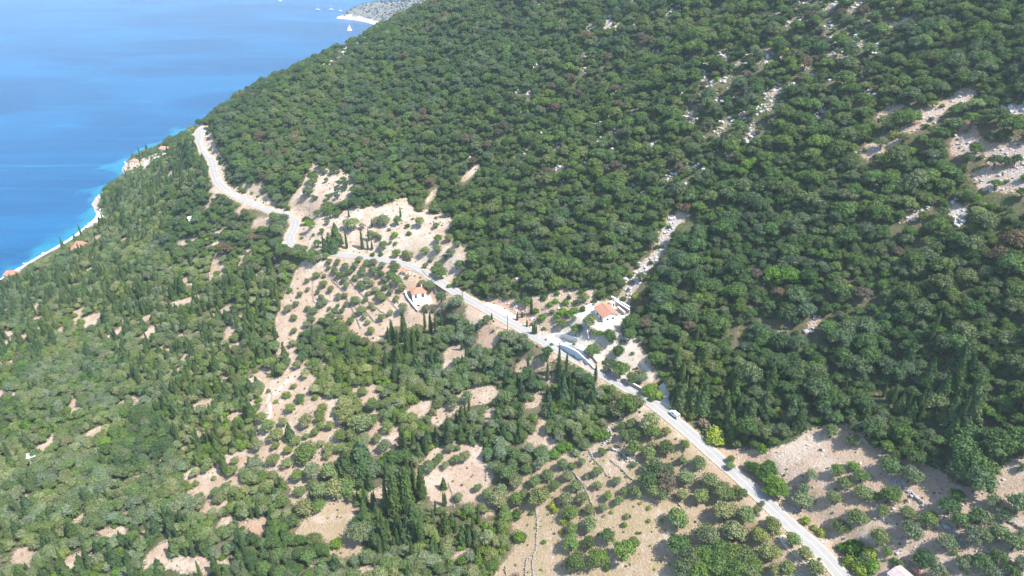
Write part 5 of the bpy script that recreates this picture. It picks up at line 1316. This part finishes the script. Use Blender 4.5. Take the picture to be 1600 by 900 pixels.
flat_slab('patio', [(646, 470), (655, 468), (673, 466), (676, 473), (662, 478), (650, 482)], z2 - .3, M['white'], 'bright white patio in front of the white house', 'patio', 1.5)
z3 = V3[2]
gable('tiled_hut', 3.6, 3.2, 2.0, .6, .25, M['cream'], M['roof'], (V3[0], V3[1], z3 - .1), .9, 'small cream hut with terracotta roof at the top corner of the terraced grove', 'hut', front=((0, 0, .9, 1.8, 'door'),), left=((0, .8, .7, .7, 'window'),))
z4 = V4[2]
g4 = at_z(1411, 897, z4 + 2.6)
gable('roadside_house', 8.0, 5.4, 2.7, .75, .25, M['blue'], M['paleroof'], (g4[0], g4[1] - 2.2, z4 - .1), math.atan2(.45, .9), 'house with faded pink gabled roof and pale blue wall cut by the bottom edge', 'house', front=((0, 0, 1, 2.1, 'door'),), left=((2, .9, 1, 1, 'window'), (-1, .9, 1, 1, 'window')))
tp = ground([(1434, 892)])[0]
e = empty('tile_stack', (tp[0], tp[1], tp[2]), .5, 'heap of reddish roof tiles stacked right of the faded gabled roof', 'tile stack')
for i in range(3):
    for j in range(3 - i // 2):
        o = mesh_obj('tile_bundle', *box(i * .9 - 1.2, i * .9 - .4, j * .8 - 1, j * .8 - .3, 0, .7 + .25 * ((i + j) % 2)), M['redtile'], e)
# houses by the water
for (b_, dims, rt, lb) in ((SH[0], (9, 7), 1.2, 'terracotta-roofed house beside the pebble beach at the left edge'), (SH[1], (8, 6), .5, 'left of two terracotta roofs in the coastal trees'), (SH[2], (8, 6.5), 1.1, 'right of two terracotta roofs in the coastal trees'),
                          (SH[3], (14, 8), 1.2, 'long terracotta-roofed villa on the wooded cape'), (SH[4], (8, 7), .3, 'pale house half hidden at the tip of the wooded cape')):
    gable('coastal_house', dims[0], dims[1], 3.0, 1.5, .4, M['cream'], M['roof'], (b_[0], b_[1], b_[2] + .3), rt, lb, 'house', front=((-1.2, .9, 1, 1.1, 'window'), (1.2, .9, 1, 1.1, 'window')), left=((-2, .9, 1.1, 1.2, 'window'), (2, 0, 1, 2.1, 'door')))
for (x, y, s, lb) in ((53, 721, 1.5, 'small white block hut alone in the olive trees at lower left'), (299.5, 348, 1.6, 'tiny white-roofed shed among the trees below the far road'), (157, 346, 2.6, 'flat white building at the head of the pebble beach'), (246, 252, 1.8, 'small white outbuilding on the wooded cape')):
    p = ground([(x, y)])[0]
    for bb in [1]:
        e = empty('block_hut', (p[0], p[1], p[2]), .5, lb, 'hut')
        mesh_obj('wall', *box(-s, s, -s, s, -1, 3.6), M['white'], e); mesh_obj('roof', *box(-s - .2, s + .2, -s - .2, s + .2, 3.603, 3.8), M['white'], e); mesh_obj('door', *box(-.5, .5, -s - .04, -s + .1, 0, 2), M['glass'], e)

# ------------------------------------------------------------------ utility poles and their wires
polexy = []
def pole(px, py, h, label):
    p = ground([(px, py)])[0]
    e = empty('utility_pole', tuple(p), .9, label, 'utility pole', 'wooden utility poles along the road')
    mesh_obj('shaft', *cyl(0, 0, -.5, h, .17, .11, 8), M['polewood'], e)
    mesh_obj('crossarm', *box(-.9, .9, -.07, .07, h - .5, h - .36), M['polewood'], e)
    for x in (-.8, 0, .8): mesh_obj('insulator', *cyl(x, 0, h - .357, h - .15, .06, .04, 6), M['metal'], e)
    polexy.append((p[0], p[1], p[2] + h - .15)); return e
e = pole(872.8, 567.5, 10.5, 'dark utility pole standing on the road verge opposite the blue wall')
mesh_obj('transformer_box', *box(-.25, .25, -.45, -.15, 3.4, 4.3), M['metal'], e)
pole(793, 515.5, 8.2, 'utility pole on the road verge beside the pale lay-by')
pole(723, 470.5, 8.0, 'utility pole on the uphill verge just right of the white house')
def wire(a, b, label):
    V, F = [], []
    n = 14
    for i in range(n + 1):
        t = i / n; x, y, z = [a[k] + (b[k] - a[k]) * t for k in range(3)]; z -= 4 * 1.3 * t * (1 - t)
        for q in range(3): V.append((x + .02 * math.cos(q * 2.09), y, z + .02 * math.sin(q * 2.09)))
    for i in range(n):
        for q in range(3): F.append((3 * i + q, 3 * i + (q + 1) % 3, 3 * i + 3 + (q + 1) % 3, 3 * i + 3 + q))
    tag(mesh_obj('overhead_wire', V, F, M['rubber']), label, 'cable')
wire(polexy[0], polexy[1], 'thin wire slung between the blue-wall pole and the lay-by pole')
wire(polexy[1], polexy[2], 'thin wire slung between the lay-by pole and the pole near the white house')

# ------------------------------------------------------------------ the van
vp = at_z(1048, 652.5, 70.05)
j = int(np.argmin(np.hypot(ROAD[:, 0] - vp[0], ROAD[:, 1] - vp[1]))); tv = ROAD[j + 2, :2] - ROAD[j - 2, :2]; tv /= np.linalg.norm(tv)
vn = np.array([tv[1], -tv[0]]); vc = ROAD[j, :2] + vn * 1.75
e = empty('van', (vc[0], vc[1], 70.04), math.atan2(tv[1], tv[0]), 'small white van driving up the road beside the dark conifers', 'van')
prof = [(-2.2, .35), (-2.25, 1.0), (-2.1, 1.82), (.55, 1.85), (1.15, 1.22), (2.05, 1.02), (2.2, .7), (2.15, .35)]
V = [(x, -.85, z) for x, z in prof] + [(x, .85, z) for x, z in prof]; n = len(prof)
V = [(x, y * (.9 if z > 1.5 else 1), z) for x, y, z in V]
F = [tuple(range(n)), tuple(range(2 * n - 1, n - 1, -1))] + [(i, n + i, n + (i + 1) % n, (i + 1) % n) for i in range(n)]
mesh_obj('body', V, F, M['vanpaint'], e)
mesh_obj('rear_window', [(-2.262, -.62, 1.12), (-2.262, .62, 1.12), (-2.165, .55, 1.66), (-2.165, -.55, 1.66)], [(0, 3, 2, 1)], M['glass'], e)
mesh_obj('windscreen', [(1.12, -.68, 1.28), (1.12, .68, 1.28), (.62, .6, 1.80), (.62, -.6, 1.80)], [(0, 1, 2, 3)], M['glass'], e)
for s in (-1, 1):
    mesh_obj('side_window', [(-.2, s * .856, 1.18), (.85, s * .856, 1.18), (.5, s * .80, 1.65), (-.2, s * .80, 1.65)], [(0, 1, 2, 3)], M['glass'], e)
    mesh_obj('tail_light', *box(-2.28, -2.2, s * .72 - .06, s * .72 + .06, .85, 1.2), M['redtile'], e)
    mesh_obj('headlight', *box(2.1, 2.19, s * .6 - .13, s * .6 + .13, .62, .8), M['glass'], e)
    for wx in (-1.4, 1.4):
        V, F = cyl(0, 0, -.1, .1, .32, .32, 14); V = [(wx + v[0], s * .82 + v[2], .32 + v[1]) for v in V]
        w_ = mesh_obj('wheel', V, F, M['rubber'], e)
        V, F = cyl(0, 0, -.11, .11, .17, .17, 10); mesh_obj('rim', [(wx + v[0], s * .82 + v[2], .32 + v[1]) for v in V], F, M['metal'], w_)

# ------------------------------------------------------------------ boats
def boat(px, py, L, sail, rot, label):
    p = at_z(px, py, 0); e = empty('sailing_boat', (p[0], p[1], 0), rot, label, 'sailing boat', 'white boats off the headland')
    st = [(-.5, .30), (-.2, .34), (.15, .30), (.38, .16), (.5, .0)]
    V, F = [], []
    for x, b in st:
        for s, z in ((-1, .09), (-.7, -.03), (.7, -.03), (1, .09)): V.append((x * L, s * b * L * .5, z * L))
    for i in range(len(st) - 1):
        for k in range(4): F.append((4 * i + k, 4 * i + (k + 1) % 4, 4 * i + 4 + (k + 1) % 4, 4 * i + 4 + k))
    F += [(3, 2, 1, 0)]
    mesh_obj('hull', V, F, M['sail'], e)
    mesh_obj('cabin', *box(-.15 * L, .2 * L, -.09 * L, .09 * L, .093 * L, .15 * L), M['sail'], e)
    mesh_obj('mast', *cyl(.05 * L, 0, .09 * L, 1.25 * L, .012 * L, .008 * L, 6), M['sail'], e)
    mesh_obj('boom', *box(-.42 * L, .05 * L, -.01 * L, .01 * L, .21 * L, .23 * L), M['sail'], e)
    if sail:
        for nm, pts in (('mainsail', [(.03, 0, 1.22), (.03, 0, .25), (-.44, .10, .25), (-.25, .09, .6)]), ('jib', [(.07, 0, 1.12), (.48, 0, .12), (.06, .12, .2)])):
            a = [(x * L, y * L, z * L) for x, y, z in pts]; b = [(x, y + .01 * L, z) for x, y, z in a]; k = len(a)
            mesh_obj(nm, a + b, [tuple(range(k)), tuple(range(2 * k - 1, k - 1, -1))] + [(i, (i + 1) % k, k + (i + 1) % k, k + i) for i in range(k)], M['sail'], e)
    return e
boat(546.5, 48.2, 10, True, .5, 'white yacht under full sail nearest to the mountainside')
boat(497, 15.2, 11, False, .1, 'moored white boat, leftmost of the three above the headland tip')
boat(517.7, 15, 11, False, .2, 'moored white boat, middle of the three above the headland tip')
boat(532, 17.4, 9, False, .1, 'smallest white boat, closest above the headland tip')
boat(438, 1.6, 10, False, .3, 'lone white boat at the top edge of the sea')

# ------------------------------------------------------------------ summer haze over the sea and the slopes
hm = bpy.data.materials.new('haze_air'); hm.use_nodes = True; hm.node_tree.nodes.remove(hm.node_tree.nodes['Principled BSDF'])
pv = hm.node_tree.nodes.new('ShaderNodeVolumePrincipled'); pv.inputs['Color'].default_value = (.76, .91, 1.0, 1); pv.inputs['Density'].default_value = HAZE; pv.inputs['Anisotropy'].default_value = .25
hm.node_tree.links.new(pv.outputs[0], hm.node_tree.nodes['Material Output'].inputs['Volume'])
zt = max(CAM_H, float(ZZ.max())) + 12
V, F = box(-16500, 16500, -4500, 24500, -45, zt)
ha = mesh_obj('haze', V, F, hm); tag(ha, 'thin pale summer haze over sea and slopes', 'haze', kind='stuff')
